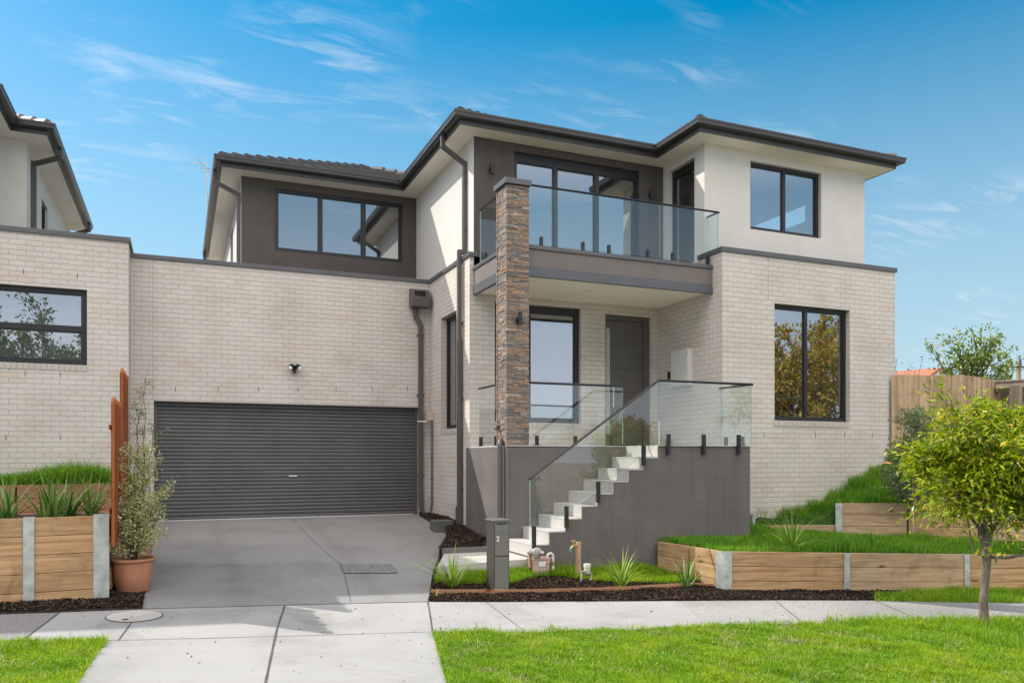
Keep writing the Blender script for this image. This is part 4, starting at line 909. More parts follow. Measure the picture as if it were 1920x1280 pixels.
# driveway
dr = [(785, 966), (795, 972), (805, 978), (815, 984), (825, 989.5), (832, 995), (837, 1002), (839, 1010), (837, 1018), (832, 1027), (827, 1036), (822, 1045), (816, 1057), (812, 1070), (809, 1085), (806, 1105), (803, 1127.5)]
dright = [tuple(onF(px, py, Zd)[:2]) for px, py in dr]
dpoly = [(-.35, 9.12), (-.407, 15.6), (4.45, 15.6), (4.45, 15.3)]+dright+[fa[4]]
struct(sheet('driveway', dpoly, Zd, M['drive'], thick=.15))
jm = MB()
strip(jm, P([(267.5, 1141.5), (534, 1134), (803, 1127.5)]), .018, G); strip(jm, jl, .02, G); strip(jm, P([(200, 1200.5), (497, 1193.5), (811, 1184)]), .008, G)
strip(jm, P([(534.4, 1134), (519, 1180), (512, 1212), (497.7, 1280)])+[ext(*P([(512, 1212), (497.7, 1280)]), wk)], .020, G); strip(jm, P([(802, 1127), (806, 1150), (811, 1184)]), .016, G)
strip(jm, P([(1453, 1124.7), (1506, 1168)]), .012, G); strip(jm, P([(1090, 1128), (1130, 1182)])[:1]+P([(1040, 1182)]), .006, G) if False else None
strip(jm, P([(911, 1128), (985, 1184)]), .009, G); strip(jm, P([(250, 1162), (222, 1200)]), .012, G)
strip(jm, P([(1640, 1125.4), (1735, 1166)]), .012, G)
o = jm.build('path_joints', M['joint'], base=False); struct(o)
jm = MB()
jl2 = [tuple(onF(px, py, Zd)[:2]) for px, py in [(549.7, 973), (582, 1009.5), (638, 1057.6), (644.8, 1072), (657.8, 1127)]]
strip(jm, jl2, .007, Zd); strip(jm, [tuple(onF(px, py, Zd)[:2]) for px, py in [(280, 1064), (638, 1059)]], .004, Zd)
struct(jm.build('driveway_joints', M['joint'], base=False))
# grate in the driveway
c4 = [onF(px, py, Zd) for px, py in [(640, 1059.5), (733, 1059.5), (744, 1074.6), (646, 1074.6)]]
gt = thing('drain_grate', 'strip of metal drain grate set in the grey driveway', 'drain grate', tuple(sum((q for q in c4), Vector())/4))
t = MB(); t.quad(*[(q.x, q.y, Zd(q.x, q.y)+.012) for q in c4]); t.build('pit', M['joint'], gt)
t = MB()
def gp(u, v_): a = c4[0].lerp(c4[1], u); bq = c4[3].lerp(c4[2], u); q = a.lerp(bq, v_); return Vector((q.x, q.y, Zd(q.x, q.y)+.017))
for i in range(8):
    t.tube([gp(i/7, 0), gp(i/7, 1)], .014, 4)
for j in range(9): t.tube([gp(0, j/8), gp(1, j/8)], .006, 4)
t.build('bars', M['grate'], gt)
# manhole cover
q = onG(252, 1155); mh = thing('manhole_cover', 'oval concrete access cover in the footpath left of the driveway', 'manhole cover', q)
t = MB(); rr = .265
ring = lambda r, dz: [(q.x+r*math.cos(a), q.y+r*math.sin(a), G(q.x+r*math.cos(a), q.y+r*math.sin(a))+dz) for a in [2*math.pi*i/40 for i in range(40)]]
A_, B_ = ring(rr, .005), ring(rr-.013, .006)
for i in range(40): t.quad(A_[i], A_[(i+1) % 40], B_[(i+1) % 40], B_[i])
t.build('rim', M['joint'], mh)
t = MB(); t.poly(ring(rr-.013, .007)); t.build('lid', M['manhole'], mh)
t = MB(); t.box(q.x-.10, q.x-.05, q.y-.17, q.y-.15, q.z+.004, q.z+.012); t.build('lifting_slot', M['black'], mh)
# kerb and road behind the camera
def band(name, w0, w1, dz, mat, r0=-60, r1=60, thick=.12):
    pl = [xy(r0, w0), xy(r1, w0), xy(r1, w1), xy(r0, w1)]; return struct(sheet(name, pl, lambda X, Y: G(X, Y)+dz, mat, step=4, thick=thick))
band('kerb', 3.62, 3.88, -.03, M['kerb']); band('road', -4.2, 3.60, -.085, M['asphalt']); band('kerb', -4.45, -4.22, -.03, M['kerb']); band('opposite_footpath', -7.4, -6., -.02, M['oldpath'])
band('opposite_verge', -6.0, -4.46, -.05, M['turf'])

# --- lawn of the nature strip
gz = lambda X, Y: G(X, Y)-.012
L1 = [er[0], er[1], ext(er[0], er[1], 5.2), atw(2350, 5.2), atw(2500, 8.6)]+[ne[-1]]+ne[5:12][::-1]
struct(sheet('lawn_soil', [er[0], ext(er[0], er[1], wk), atw(4000, wk), ne[-1]]+ne[5:12][::-1], gz, M['turf'], step=.5))
L0 = [ne[1], ne[2], el[1], ext(el[0], el[1], 5.2), atw(-400, 5.2), ne[0]]
struct(sheet('lawn_soil', [ne[1], ne[2], ext(el[0], el[1], wk), atw(-3000, wk), ne[0]], gz, M['turf'], step=.5))
def vis(x, y):
    r, w = CA*x+SA*y, -SA*x+CA*y; return (w > 5.1) & (np.abs(r/w) < .70)
er2 = [(p[0]-.03, p[1]) for p in er]
h1 = lambda x, y: .060+.030*noise2(x, y, .6)+.02*noise2(y, x, 2.3)
o = grass('nature_strip_grass', L1, gz, 17000, h1, M['grass'], hv=.75, wid=.0056, lean=1.0, clump=2.3, keep=vis)
o = grass('nature_strip_grass', L0, gz, 21000, lambda x, y: 0.062+.02*noise2(x, y, .6), M['grass'], hv=.75, wid=.0056, lean=1.0, clump=2.3, keep=vis)
# tussocks round the street tree and along the old path
tr = onF(1846, 1172, G)
tus = [tuple(onG(px, py)[:2]) for px, py in [(1540, 1166), (1640, 1180), (1760, 1182), (1920, 1225), (2100, 1230), (2100, 1162), (1700, 1162)]]
grass('tall_grass_by_the_tree', tus, gz, 5000, .13, M['grass'], hv=.6, wid=.006, lean=.9, clump=2.2)
tb = P([(1640, 1118), (1640, 1127), (1700, 1128), (1920, 1131), (2050, 1135), (2050, 1100), (1830, 1104), (1700, 1112)])
grass('grass_at_the_planter_foot', tb, G, 5200, .11, M['grass'], hv=.6, wid=.006, lean=.8, clump=2.)

def straw(name, poly, zf, dens, h, lean): return grass(name, poly, zf, dens, h, M['straw'], hv=.5, wid=.0045, lean=lean, clump=2.6, keep=lambda x, y: vis(x, y) & (noise2(x*1.3, y*1.3+2, 2.2) > .15))
straw('dry_grass_stems', L1, gz, 1500, .075, 1.3); straw('dry_grass_stems', L0, gz, 1200, .075, 1.3)
def edgeband(pts, w):
    a_ = [Vector(p[:2]) for p in pts]; out_ = []
    for i, p in enumerate(a_):
        d_ = (a_[min(i+1, len(a_)-1)]-a_[max(i-1, 0)]).normalized(); out_.append(p+Vector((-d_.y, d_.x))*w)
    return [tuple(p) for p in a_]+[tuple(p) for p in reversed(out_)]
for ln_, w_e in ((ne[4:12], .05), (ne[0:3], .04), ([er[0], er[1], ext(er[0], er[1], 5.2)], .035), ([el[0], el[1], ext(el[0], el[1], 5.2)], -.035)):
    grass('ragged_edge_grass', edgeband(ln_, w_e), gz, 5200, .085, M['grass'], hv=.7, wid=.0055, lean=1.5, clump=3., keep=vis)
def litter(name, poly, zf, dens, size, mat):
    x, y = scatter(poly, dens); n = len(x); v_, f_ = leafmesh([(a, b, zf(a, b)+.006) for a, b in zip(x, y)], [(math.cos(t), math.sin(t), .05) for t in rng.uniform(0, 6.28, n)], size, .5, jit=.08); o = npmesh(name, v_, f_, mat); o['kind'] = 'stuff'
litter('fallen_leaves', apr[:4]+[el[1]], G, 5, .028, M['mulchleaf']); litter('fallen_leaves', fa[2:10]+ne[2:10][::-1], G, 9, .026, M['mulchleaf']); litter('fallen_leaves', dpoly, Zd, 2.2, .026, M['mulchleaf'])
litter('lawn_clover', L1, lambda a, b: G(a, b)+.045, 30, .035, M['lush'])

# --- front garden between path and stairs
pz = -1.42
edge = P([(808, 1114), (960, 1114), (1130, 1110), (1300, 1100), (1346, 1103)])
rc = [onY(1232, 1012.7, stY-.09)]   # return of the planter at the stair wall
pc = onG(1358, 1108)                # planter corner
ret = [Vector((6.63, 10.13, 0)), Vector((6.70, 9.35, 0)), Vector((pc.x, pc.y, 0))]
bed = edge+[(pc.x, pc.y), (6.63, 10.2), (s9, stY+.05), (4.4, 10.25), (3.45, 10.8), tuple(dright[-6]), tuple(dright[-3])]
def Zb(X, Y): return G(X, Y)+.02
struct(sheet('garden_soil', fa[5:9]+P([(1500, 1124.9), (1640, 1125.2)])+P([(1640, 1108)])+[(pc.x, pc.y), (6.63, 10.2), (4.4, 10.25), (3.3, 10.9), tuple(dright[-6]), tuple(dright[-3])], lambda X, Y: G(X, Y)+.0, M['soil'], step=.4))
mulch('bark_mulch', fa[5:9]+P([(1500, 1124.9), (1660, 1125.2), (1690, 1109)])+[(pc.x, pc.y)]+edge[::-1], lambda X, Y: G(X, Y)+.008, 5200)
mb_near = P([(806, 1110), (960, 1111), (1130, 1107), (1300, 1097), (1340, 1099), (1300, 1094), (1270, 1096), (1130, 1095), (1100, 1091), (1060, 1086), (1000, 1086), (965, 1097), (900, 1099), (820, 1097)])
mulch('bark_mulch', mb_near, lambda X, Y: G(X, Y)+.03, 5200)
lawn2 = P([(815, 1098), (900, 1101), (960, 1098), (1000, 1087), (1060, 1087), (1100, 1093), (1130, 1097), (1260, 1098), (1300, 1095), (1338, 1098)])+[(6.60, 9.9), (6.60, stY-.01), (4.62, stY-.01), (4.55, 10.10)]+[tuple(onF(990, 1062, lambda X, Y: -1.55)[:2]), tuple(onF(825, 1064, lambda X, Y: -1.55)[:2])]
struct(sheet('garden_lawn_soil', lawn2, lambda X, Y: G(X, Y)+.03, M['turf'], step=.3, thick=.05))
grass('front_garden_grass', lawn2, lambda X, Y: G(X, Y)+.03, 15000, lambda x, y: .095+.06*np.clip((y-9.7)*2.5, 0, 1.4), M['grass'], hv=.6, wid=.0055, lean=.6, clump=1.8)
# timber edging
em = MB(); ez = lambda q, d: (q[0], q[1], G(q[0], q[1])+d)
for a, bb in zip(edge[:-1], edge[1:]):
    a, bb = Vector((a[0], a[1], G(*a))), Vector((bb[0], bb[1], G(*bb))); d_ = (bb-a).normalized(); s_ = Vector((-d_.y, d_.x, 0))*.011; m0 = len(em.v)
    for q in (a, bb):
        for s__, h_ in ((-1, -.04), (1, -.04), (1, .062), (-1, .062)): em.v.append(tuple(q+s_*s__+Vector((0, 0, h_))))
    for f_ in ((0, 1, 5, 4), (1, 2, 6, 5), (2, 3, 7, 6), (3, 0, 4, 7), (3, 2, 1, 0), (4, 5, 6, 7)): em.f.append(tuple(m0+i for i in f_)); em.m.append(0)
tag(em.build('timber_edging', M['redsleeper']), 'thin timber garden edging in the mulch beside the footpath', 'garden edging')
# entry path to the stairs
ep = [tuple(onF(px, py, lambda X, Y: pz)[:2]) for px, py in [(820, 1060), (990, 1048.5), ]]
ef = [tuple(onF(px, py, lambda X, Y: pz)[:2]) for px, py in [(960, 1012), (905, 1026), (833, 1037)]]
epoly = [ep[0], (4.615, stY+.03), (4.615, pY-.003), (pX-.003, pY), ef[1], ef[2]]
struct(sheet('entry_path', epoly, lambda X, Y: pz-.006, M['steptile'], step=.5, thick=.16))
kb = MB(); a, bb = Vector((*ef[2], pz)), Vector((pX-.01, pY+.12, pz))
kb.prism([tuple(a[:2]), tuple(bb[:2]), (bb.x, bb.y+.05), (a.x-.02, a.y+.05)], pz-.1, pz+.075); struct(kb.build('path_kerb', M['podium'], base=False))
# mulched bed beside the podium
def Zt(X, Y): return max(-1.40, min(-1.12, -1.40+(Y-10.9)*.085))
tri = [(4.445, 15.33), (sX-.003, 15.33), (sX-.003, wY), (pX-.01, wY), (pX-.01, pY+.12), (3.5, 11.0)]+dright[2:11][::-1]
tri = [(4.452, 15.34), (sX-.003, 15.34), (sX-.003, wY), (pX-.01, wY), (pX-.01, pY+.17), tuple(Vector(ef[1])+Vector((0, .05)))]+[(x+.01, y) for x, y in dright[0:12][::-1]]
struct(sheet('side_bed_soil', tri, Zt, M['soil'], step=.4, thick=.3))
mulch('bark_mulch', tri, lambda X, Y: Zt(X, Y)+.005, 5600, .026)
t = MB(); t.box(4.12, 4.47, 13.25, 13.55, -1.35, -1.10); tag(t.build('drainage_box', M['greybox'], bevel=.01), 'small dark grey drainage box on the mulch beside the downpipe', 'drain box')

# ================================================================== PLANTERS (sleeper retaining walls)
def sleeper_wall(name, label, pts, n, mats, posts, hgt=.2, gap=.004, thick=.075, top=None, postw=.075, poff=.0, cat='retaining wall', off=.0, posth=.02):
    """pts: list of (x, y, ztop); n sleepers stacked down; each segment butts at the points"""
    w = thing(name, label, cat, Vector((pts[0][0], pts[0][1], pts[0][2]-n*hgt)))
    for i, (a, bb) in enumerate(zip(pts[:-1], pts[1:])):
        a, bb = Vector(a), Vector(bb); d_ = bb-a; d2 = Vector((d_.x, d_.y, 0)).normalized(); s_ = Vector((d2.y, -d2.x, 0)); t = MB()
        for k in range(n):
            j = random.uniform(-.003, .003); m0 = len(t.v); x0 = .012
            for q in (a+d2*x0, bb-d2*x0):
                for s__, h_ in ((0, -(k+1)*hgt+gap), (1, -(k+1)*hgt+gap), (1, -k*hgt), (0, -k*hgt)): t.v.append(tuple(q-s_*(s__*thick)+s_*j+Vector((0, 0, h_))))
            for f_ in ((0, 1, 5, 4), (1, 2, 6, 5), (2, 3, 7, 6), (3, 0, 4, 7), (3, 2, 1, 0), (4, 5, 6, 7)): t.f.append(tuple(m0+i_ for i_ in f_)); t.m.append(0)
        t.build('sleepers', mats[i % len(mats)], w, bevel=.006)
    for (i, wd, up) in posts:
        p_ = Vector(pts[i]); a = Vector(pts[max(0, i-1)]); bb = Vector(pts[min(len(pts)-1, i+1)]); d2 = Vector((bb.x-a.x, bb.y-a.y, 0)).normalized() if i else Vector((pts[1][0]-pts[0][0], pts[1][1]-pts[0][1], 0)).normalized()
        s_ = Vector((d2.y, -d2.x, 0)); t = MB(); zb, zt = p_.z-n*hgt-.05, p_.z+up
        def bx(u0, u1, v0, v1):
            m0 = len(t.v)
            for z_ in (zb, zt):
                for u_, v_ in ((u0, v0), (u1, v0), (u1, v1), (u0, v1)): t.v.append((p_.x+d2.x*u_+s_.x*v_, p_.y+d2.y*u_+s_.y*v_, z_))
            for f_ in ((0, 1, 5, 4), (1, 2, 6, 5), (2, 3, 7, 6), (3, 0, 4, 7), (3, 2, 1, 0), (4, 5, 6, 7)): t.f.append(tuple(m0+i_ for i_ in f_)); t.m.append(0)
        bx(-wd/2, wd/2, .006, .016); bx(-.006, .006, -.085, .0055); bx(-wd/2, wd/2, -.096, -.086)
        t.build('steel_post', M['galv'], w)
    return w
# right planter
ht = .53
def bt(x, y): return (x, y, G(x, y)+ht)
c0 = bt(pc.x, pc.y); p1 = onG(1587, 1108); p2 = onG(1812, 1107.5); d12 = (p2-p1)
p3 = p2+d12*.95; p4 = p3+d12
zc = -1.262
wR = sleeper_wall('sleeper_planter', 'low pine sleeper planter wall with steel posts along the footpath at the right', [(6.63, 10.13, zc+.005), (6.72, 9.45, zc), (c0[0], c0[1]+.03, zc), bt(p1.x, p1.y), bt(p2.x, p2.y), bt(p3.x, p3.y), bt(p4.x, p4.y)], 3,
  [M['sleeperY'], M['sleeperY'], M['sleeper'], M['sleeperR'], M['sleeper'], M['sleeperR']], [(3, .085, .0), (4, .085, .005), (5, .085, .0)])
t = MB(); x_, y_ = c0[0], c0[1]
dd = Vector((p1.x-x_, p1.y-y_, 0)).normalized(); nn_ = Vector((dd.y, -dd.x, 0))
for (u0, u1, v0, v1) in ((.0, .105, -.002, .012), (-.075, .0, -.004, .010)):
    m0 = len(t.v)
    for z_ in (zc-.62, zc+.006):
        for u_, v_ in ((u0, v0), (u1, v0), (u1, v1), (u0, v1)): t.v.append((x_+dd.x*u_+nn_.x*v_+(0 if u0 >= 0 else 0), y_+dd.y*u_+nn_.y*v_-(u_*.9 if u0 < 0 else 0), z_))
    for f_ in ((0, 1, 5, 4), (1, 2, 6, 5), (2, 3, 7, 6), (3, 0, 4, 7), (3, 2, 1, 0), (4, 5, 6, 7)): t.f.append(tuple(m0+i_ for i_ in f_)); t.m.append(0)
t.build('steel_post', M['galv'], wR)
# upper tier
tierA = [onF(1405, 985, lambda X, Y: 0) ] if False else None
def atpx(px, w, z): x, y = xy((px-CX)/F*w, w); return (x, y, z)
tA0 = atpx(1404, 13.75, -1.17); tA1 = atpx(1573, 13.85, -1.175); tB0 = atpx(1573, 13.80, -.79); tB1 = atpx(1702, 13.42, -.765); tB2 = atpx(1835, 13.0, -.75); tB3 = atpx(1990, 12.6, -.75)
wA = sleeper_wall('lower_tier_wall', 'single low sleeper tier between grey stair wall and taller sleeper tier', [tA0, tA1], 2, [M['sleeperR']], [])
t = MB(); t.box(tA0[0]-.03, tA0[0]+.02, tA0[1]-.14, tA0[1]-.09, -1.5, -.96); t.build('steel_post', M['galv'], wA)
wB = sleeper_wall('upper_tier_wall', 'three sleeper retaining tier with steel end post below the grassy bank', [tB0, tB1, tB2, tB3], 3, [M['sleeperR'], M['sleeper']], [(0, .11, .0), ])
t = MB(); q = atpx(1707, 13.32, -.7); t.box(q[0]-.02, q[0]+.02, q[1]-.06, q[1]-.02, -1.5, -.30); t.build('timber_peg', M['stake'], wB)
# bed behind the front planter
def Zbed(X, Y):
    r, w = rw(X, Y); r0, w0 = rw(c0[0], c0[1]); return -1.275-.037*max(0, min(9, r-r0))+.012*max(0, w-11)
inn = lambda p_, k=.07: (p_[0]+nn_.x*-k, p_[1]+nn_.y*-k)
bedR = [(6.70, 10.12), (6.80, 9.45), inn(c0), inn(p1), inn(p2), inn(p3), (inn(p4)[0], inn(p4)[1]), (16.5, 8.2), tB3[:2], tB2[:2], tB1[:2], tB0[:2], tA1[:2], tA0[:2], (pE+.05, 11.0), (pE+.02, stY-.01), (6.70, stY-.01)]
bedR2 = [(x, y) for x, y in bedR]
struct(sheet('planter_soil', bedR2, Zbed, M['turf'], step=.4, thick=.4))
def cut(x, y):
    r, w = CA*x+SA*y, -SA*x+CA*y; return (np.abs(r/w) < .70)
grass('planter_grass', bedR2, Zbed, 6500, lambda x, y: .10+.09*np.clip(np.sin(x*2.3)+.5*noise2(x, y, 1.3), 0, 1), M['lush'], hv=.6, wid=.0062, lean=.55, clump=1.4, keep=cut)
# grassy bank
CT = np.array([(9.0, 11.05, -1.15), (9.7, 10.85, -1.12), (10.3, 10.7, -1.15), (10.75, 10.65, -.86), (11.4, 10.0, -.82), (12.4, 9.0, -.80), (13.6, 8.0, -.80), (15, 7, -.8), (9.4, 11.03, -1.02), (9.9, 11.03, -.98), (10.5, 11.03, -.90), (11.0, 11.03, -.74), (11.5, 11.03, -.48), (12.0, 11.03, -.22), (12.5, 11.03, -.03), (12.6, 13, .1), (14, 12, .05), (14.5, 14, .1), (16.5, 12, -.1), (18, 10, -.5), (13, 10.3, -.3), (12, 10.4, -.50), (11.2, 10.6, -.70), (20, 14, 0), (13, 16, .1), (20, 20, 0)])
def Zh(X, Y):
    w = 1/(((CT[:, 0]-X)**2+(CT[:, 1]-Y)**2)**1.6+1e-6); return float((w*CT[:, 2]).sum()/w.sum())
bank = [tA0[:2], tA1[:2], tB0[:2], tB1[:2], tB2[:2], tB3[:2], (16.5, 8.2), (22, 12), (22, 22), (rE+.01, 22), (rE+.01, rY-.01), (9.0, rY-.01)]
bank = [(x, y+(.08 if i < 6 else 0)) for i, (x, y) in enumerate(bank)]
struct(sheet('grassy_bank_soil', bank, Zh, M['turf'], step=.3, thick=.7))
grass('bank_grass', bank, Zh, 5200, lambda x, y: .15+.10*np.clip(noise2(x, y, .9), 0, 1)+.07*(y > 10.75), M['lush'], hv=.8, wid=.0065, lean=.65, clump=1.2, keep=lambda x, y: cut(x, y) & (y < 13.3))

# left planter
lx0, lx1, ly = -3.4, -.735, 9.60
fr_ = lambda x: ly-(x+.7)*0.0
sleepL = sleeper_wall('sleeper_planter', 'tall pine sleeper planter wall with pale steel posts left of the driveway', [(-3.4, 9.50, -.63), (onY(54, 1000, 9.57).x, 9.57, -.63), (onY(190, 1000, 9.61).x, 9.61, -.625)], 5, [M['sleeper'], M['sleeper']], [(1, .10, .01), (2, .15, .015)], hgt=.196)
px_ = onY(203, 1000, 9.61).x+.01
sleepS = sleeper_wall('side_sleeper_wall', 'sleeper wall running back beside the potted plants under the orange boards', [(px_, 9.64, -.64), (px_+.02, 11.4, -.80), (px_+.03, 13.2, -.86), (px_+.04, 14.8, -.70)], 4, [M['sleeperY']], [])
tier2 = sleeper_wall('back_sleeper_tier', 'reddish sleeper tier under long grass at the left edge', [(-4.2, 13.45, -.42), (-2.2, 13.5, -.40), (px_-.02, 13.55, -.385)], 3, [M['redsleeper'], M['redsleeper']], [])
struct(sheet('left_planter_soil', [(-4, 9.65), (px_, 9.68), (px_, 13.6), (-4, 13.55)], lambda X, Y: -.70-.035*(Y-9.6), M['soil'], step=.5, thick=.5))
struct(sheet('left_tier_soil', [(-4.2, 13.52), (px_, 13.6), (px_, 14.84), (-4.2, 14.84)], lambda X, Y: -.43, M['turf'], step=.5, thick=.5))
grass('long_grass_tier', [(-4.0, 13.5), (px_-.02, 13.55), (px_-.02, 14.75), (-4.0, 14.75)], lambda X, Y: -.43, 3800, lambda x, y: .30+.08*np.sin(x*3.2)+.05*noise2(x, y, 1.), M['lush'], hv=.3, wid=.010, lean=1.0, clump=.9)
struct(sheet('left_mulch_soil', fa[0:4]+[(-.35, 9.12), (-.40, 15.3), (px_, 15.3), (px_, 9.55), (-3.4, 9.45), (-6, 9.2)], lambda X, Y: G(X, Y)+.02+.03*max(0, Y-9.7), M['soil'], step=.5))
mulch('bark_mulch', fa[1:4]+[(-.35, 9.12), (-.385, 12.9), (px_, 12.9), (px_, 9.58), (-2.6, 9.48)], lambda X, Y: G(X, Y)+.025+.03*max(0, Y-9.7), 5200)
t = MB(); t.box(px_-.06, px_-.03, 13.0, 13.3, -.62, -.28); t.build('weed_mat_fold', M['black'], tier2)
# red scribble on the top sleeper
def textpart(body, size, mat, parent, loc, name, sx=1., off=.006):
    fc = bpy.data.curves.new('t', 'FONT'); fc.body = body; fc.size = size; fc.extrude = .0008; fc.offset = size*off; fc.align_x = 'CENTER'; fc.align_y = 'CENTER'
    to = bpy.data.objects.new('tmp', fc); COL.objects.link(to); bpy.context.view_layer.update()
    me = bpy.data.meshes.new_from_object(to.evaluated_get(bpy.context.evaluated_depsgraph_get())); bpy.data.objects.remove(to)
    for v_ in me.vertices: x, y, z = v_.co; v_.co = (x*sx+loc[0], loc[1]-z, y+loc[2])
    me.materials.clear(); me.materials.append(mat); me.name = name; o = bpy.data.objects.new(name, me); COL.objects.link(o); par(o, parent); return o
q = onY(155, 974, 9.585); textpart('M', .065, M['red'], sleepL, (q.x, 9.552, q.z), 'red_marking', 1., -.02)

# ================================================================== FENCES
of = thing('orange_timber_screen', 'orange stained boards standing upright between neighbour planter and driveway', 'fence', (-.66, 9.3, -1))
of.location = (-.64, 9.3, -1.05)
def scr(y0, y1, ztop, zb, n, xo=0):
    t = MB(); w_ = (y1-y0)/n
    for i in range(n):
        a, bb = y0+i*w_+.004, y0+(i+1)*w_-.004; zt = ztop+(.0 if i else .0); dx = .0 if i % 2 else .022; m0 = len(t.v)
        for x_ in (-.665+dx+xo, -.643+dx+xo):
            t.v += [(x_, a, zb), (x_, bb, zb), (x_, bb, zt-.0), (x_, a+.05, zt), (x_, a, zt-.05)]
        k_ = 5; t.f += [tuple(m0+j for j in range(5)), tuple(m0+5+j for j in reversed(range(5)))]+[(m0+j, m0+(j+1) % 5, m0+5+(j+1) % 5, m0+5+j) for j in range(5)]; t.m += [0]*7
    return t.build('boards', M['redfence'], of)
scr(9.27, 10.35, .64, -.93, 7); scr(10.45, 11.75, 1.07, -.95, 8, .01)
t = MB(); t.box(-.680, -.667, 9.32, 10.3, .30, .35); t.box(-.680, -.667, 9.32, 10.3, -.6, -.53); t.box(-.680, -.667, 10.5, 11.7, .62, .67); t.build('rails', M['redfence'], of)
# back fence
def palings(name, label, pts, mat, pw, zt, zb=-.6):
    fo = thing(name, label, 'fence', Vector((pts[0][0], pts[0][1], zb)))
    t = MB(); rl = MB()
    for a, bb in zip(pts[:-1], pts[1:]):
        a, bb = Vector((*a, 0)), Vector((*bb, 0)); d_ = bb-a; ln = d_.length; d_.normalize(); s_ = Vector((d_.y, -d_.x, 0)); n = int(ln/pw)+1
        for i in range(n):
            dz = random.uniform(-.006, .006)+(zt[1]-zt[0])*i/n+zt[0]; o_ = (.014 if i % 2 else 0)+random.uniform(0, .004); m0 = len(t.v)
            for z_ in (zb, dz):
                for u_, v_ in ((i*pw+(.003 if i % 2 else -.006), o_), ((i+1)*pw-(.003 if i % 2 else -.006), o_), ((i+1)*pw-(.003 if i % 2 else -.006), o_-.013), (i*pw+(.003 if i % 2 else -.006), o_-.013)): t.v.append((a.x+d_.x*u_+s_.x*v_, a.y+d_.y*u_+s_.y*v_, z_))
            for f_ in ((0, 1, 5, 4), (1, 2, 6, 5), (2, 3, 7, 6), (3, 0, 4, 7), (3, 2, 1, 0), (4, 5, 6, 7)): t.f.append(tuple(m0+i_ for i_ in f_)); t.m.append(0)
        for h_ in (.25, 1.2): rl.tube([a-s_*.06+Vector((0, 0, h_)), bb-s_*.06+Vector((0, 0, h_))], .04, 4)
    t.build('palings', mat, fo); rl.build('rail', mat, fo); return fo
fA = atpx(1672, 14.9, 0)[:2]; fB = atpx(1797, 14.8, 0)[:2]; fC = atpx(1872, 15.7, 0)[:2]
f1 = palings('paling_fence', 'brown treated pine paling fence behind the bank at the right of the house', [fA, fB, fC], M['paling'], .098, (1.56, 1.54))
f2 = palings('paling_fence', 'grey weathered paling fence with a top board at the far right edge', [atpx(1873, 15.75, 0)[:2], atpx(2060, 14.6, 0)[:2]], M['greypaling'], .11, (1.50, 1.46))
t = MB()
a = Vector(atpx(1868, 15.6, 1.36)); bb = Vector(atpx(2060, 14.45, 1.36)); d_ = (bb-a); t.tube([a, bb], .10, 4); t.tube([a+Vector((0, 0, .13)), bb+Vector((0, 0, .13))], .03, 4); t.build('top_board', M['greypaling'], f2)
t = MB()
for px, w in ((1901, 15.2), (1909, 15.15)): t = MB(); q = atpx(px, w, 0); t.box(q[0]-.05, q[0]+.05, q[1]-.05, q[1]+.05, -.6, 1.38); t.build('post', M['greypaling'], f2)

# ================================================================== SMALL THINGS
# letterbox
q0, q1 = onG(923, 1110), onG(952, 1110); mbx = thing('letterbox', 'slim grey metal pillar letterbox numbered 2 beside the driveway', 'letterbox', (q0+q1)/2)
zb = min(q0.z, q1.z)-.05; bx0, bx1 = 3.625, 3.835; by0 = 9.19; dpt = .26
zt = onY(935, 974, by0).z
t = MB(); t.box(bx0, bx1, by0, by0+dpt, zb, zt-.02); t.build('body', M['letterdark'], mbx, bevel=.004)
t = MB(); t.box(bx0-.012, bx1+.008, by0-.02, by0+dpt+.012, zt-.02, zt); t.build('lid', M['letter'], mbx, bevel=.003)
zs_ = [onY(940, y, by0).z for y in (980, 1000, 1003, 1041, 1043, 1109)]
t = MB(); t.box(bx0+.012, bx1-.014, by0-.008, by0-.001, zt-.155, zt-.025); t.box(bx0+.012, bx1-.014, by0-.012, by0-.001, zt-.185, zt-.158); t.box(bx0+.012, bx1-.014, by0-.010, by0-.001, zs_[3], zt-.188); t.box(bx0+.012, bx1-.014, by0-.010, by0-.001, zb, zs_[4]-.002)
fp_ = t.build('front_panel', M['letter'], mbx, bevel=.002)
t = MB(); z_ = onY(940, 981, by0).z; t.box(bx0+.035, bx1-.04, by0-.011, by0-.0075, z_-.009, z_+.009); t.build('mail_slot', M['black'], mbx)
q = onY(933.5, 1010, by0-.011); textpart('2', .092, M['white'], mbx, (q.x, by0-.0115, q.z), 'house_number')
t = MB(); t.box(bx0-.06, bx1+.10, by0-.05, by0+dpt+.08, zb-.05, G(3.8, 9.3)+.035); t.build('concrete_footing', M['path'], mbx)

# gas meter
gy = 10.0; gm = thing('gas_meter', 'pinkish gas meter with regulator and white curved pipe in the mulch', 'gas meter', onY(1017, 1085, gy))
a, bb = onY(999.5, 1050, gy), onY(1030.5, 1083, gy); x0, x1, zt, zb = a.x, bb.x, a.z, bb.z
t = MB(); t.prism([(x0, gy), (x1, gy), (x1, gy+.17), (x0, gy+.17)], zb+.0, zt+.02)
hz = onY(1015, 1049.5, gy).z
prof = [(x0-.005, zt+.02), (x0, hz-.02), (x0+.03, hz+.02), (x1-.03, hz+.02), (x1, hz-.02), (x1+.005, zt+.02)]
m0 = len(t.v); t.v += [(x, gy-.004, z) for x, z in prof]+[(x, gy+.174, z) for x, z in prof]; k_ = len(prof)
t.f += [tuple(m0+i for i in range(k_)), tuple(m0+k_+i for i in reversed(range(k_)))]+[(m0+i, m0+(i+1) % k_, m0+k_+(i+1) % k_, m0+k_+i) for i in range(k_)]; t.m += [0]*(k_+2)
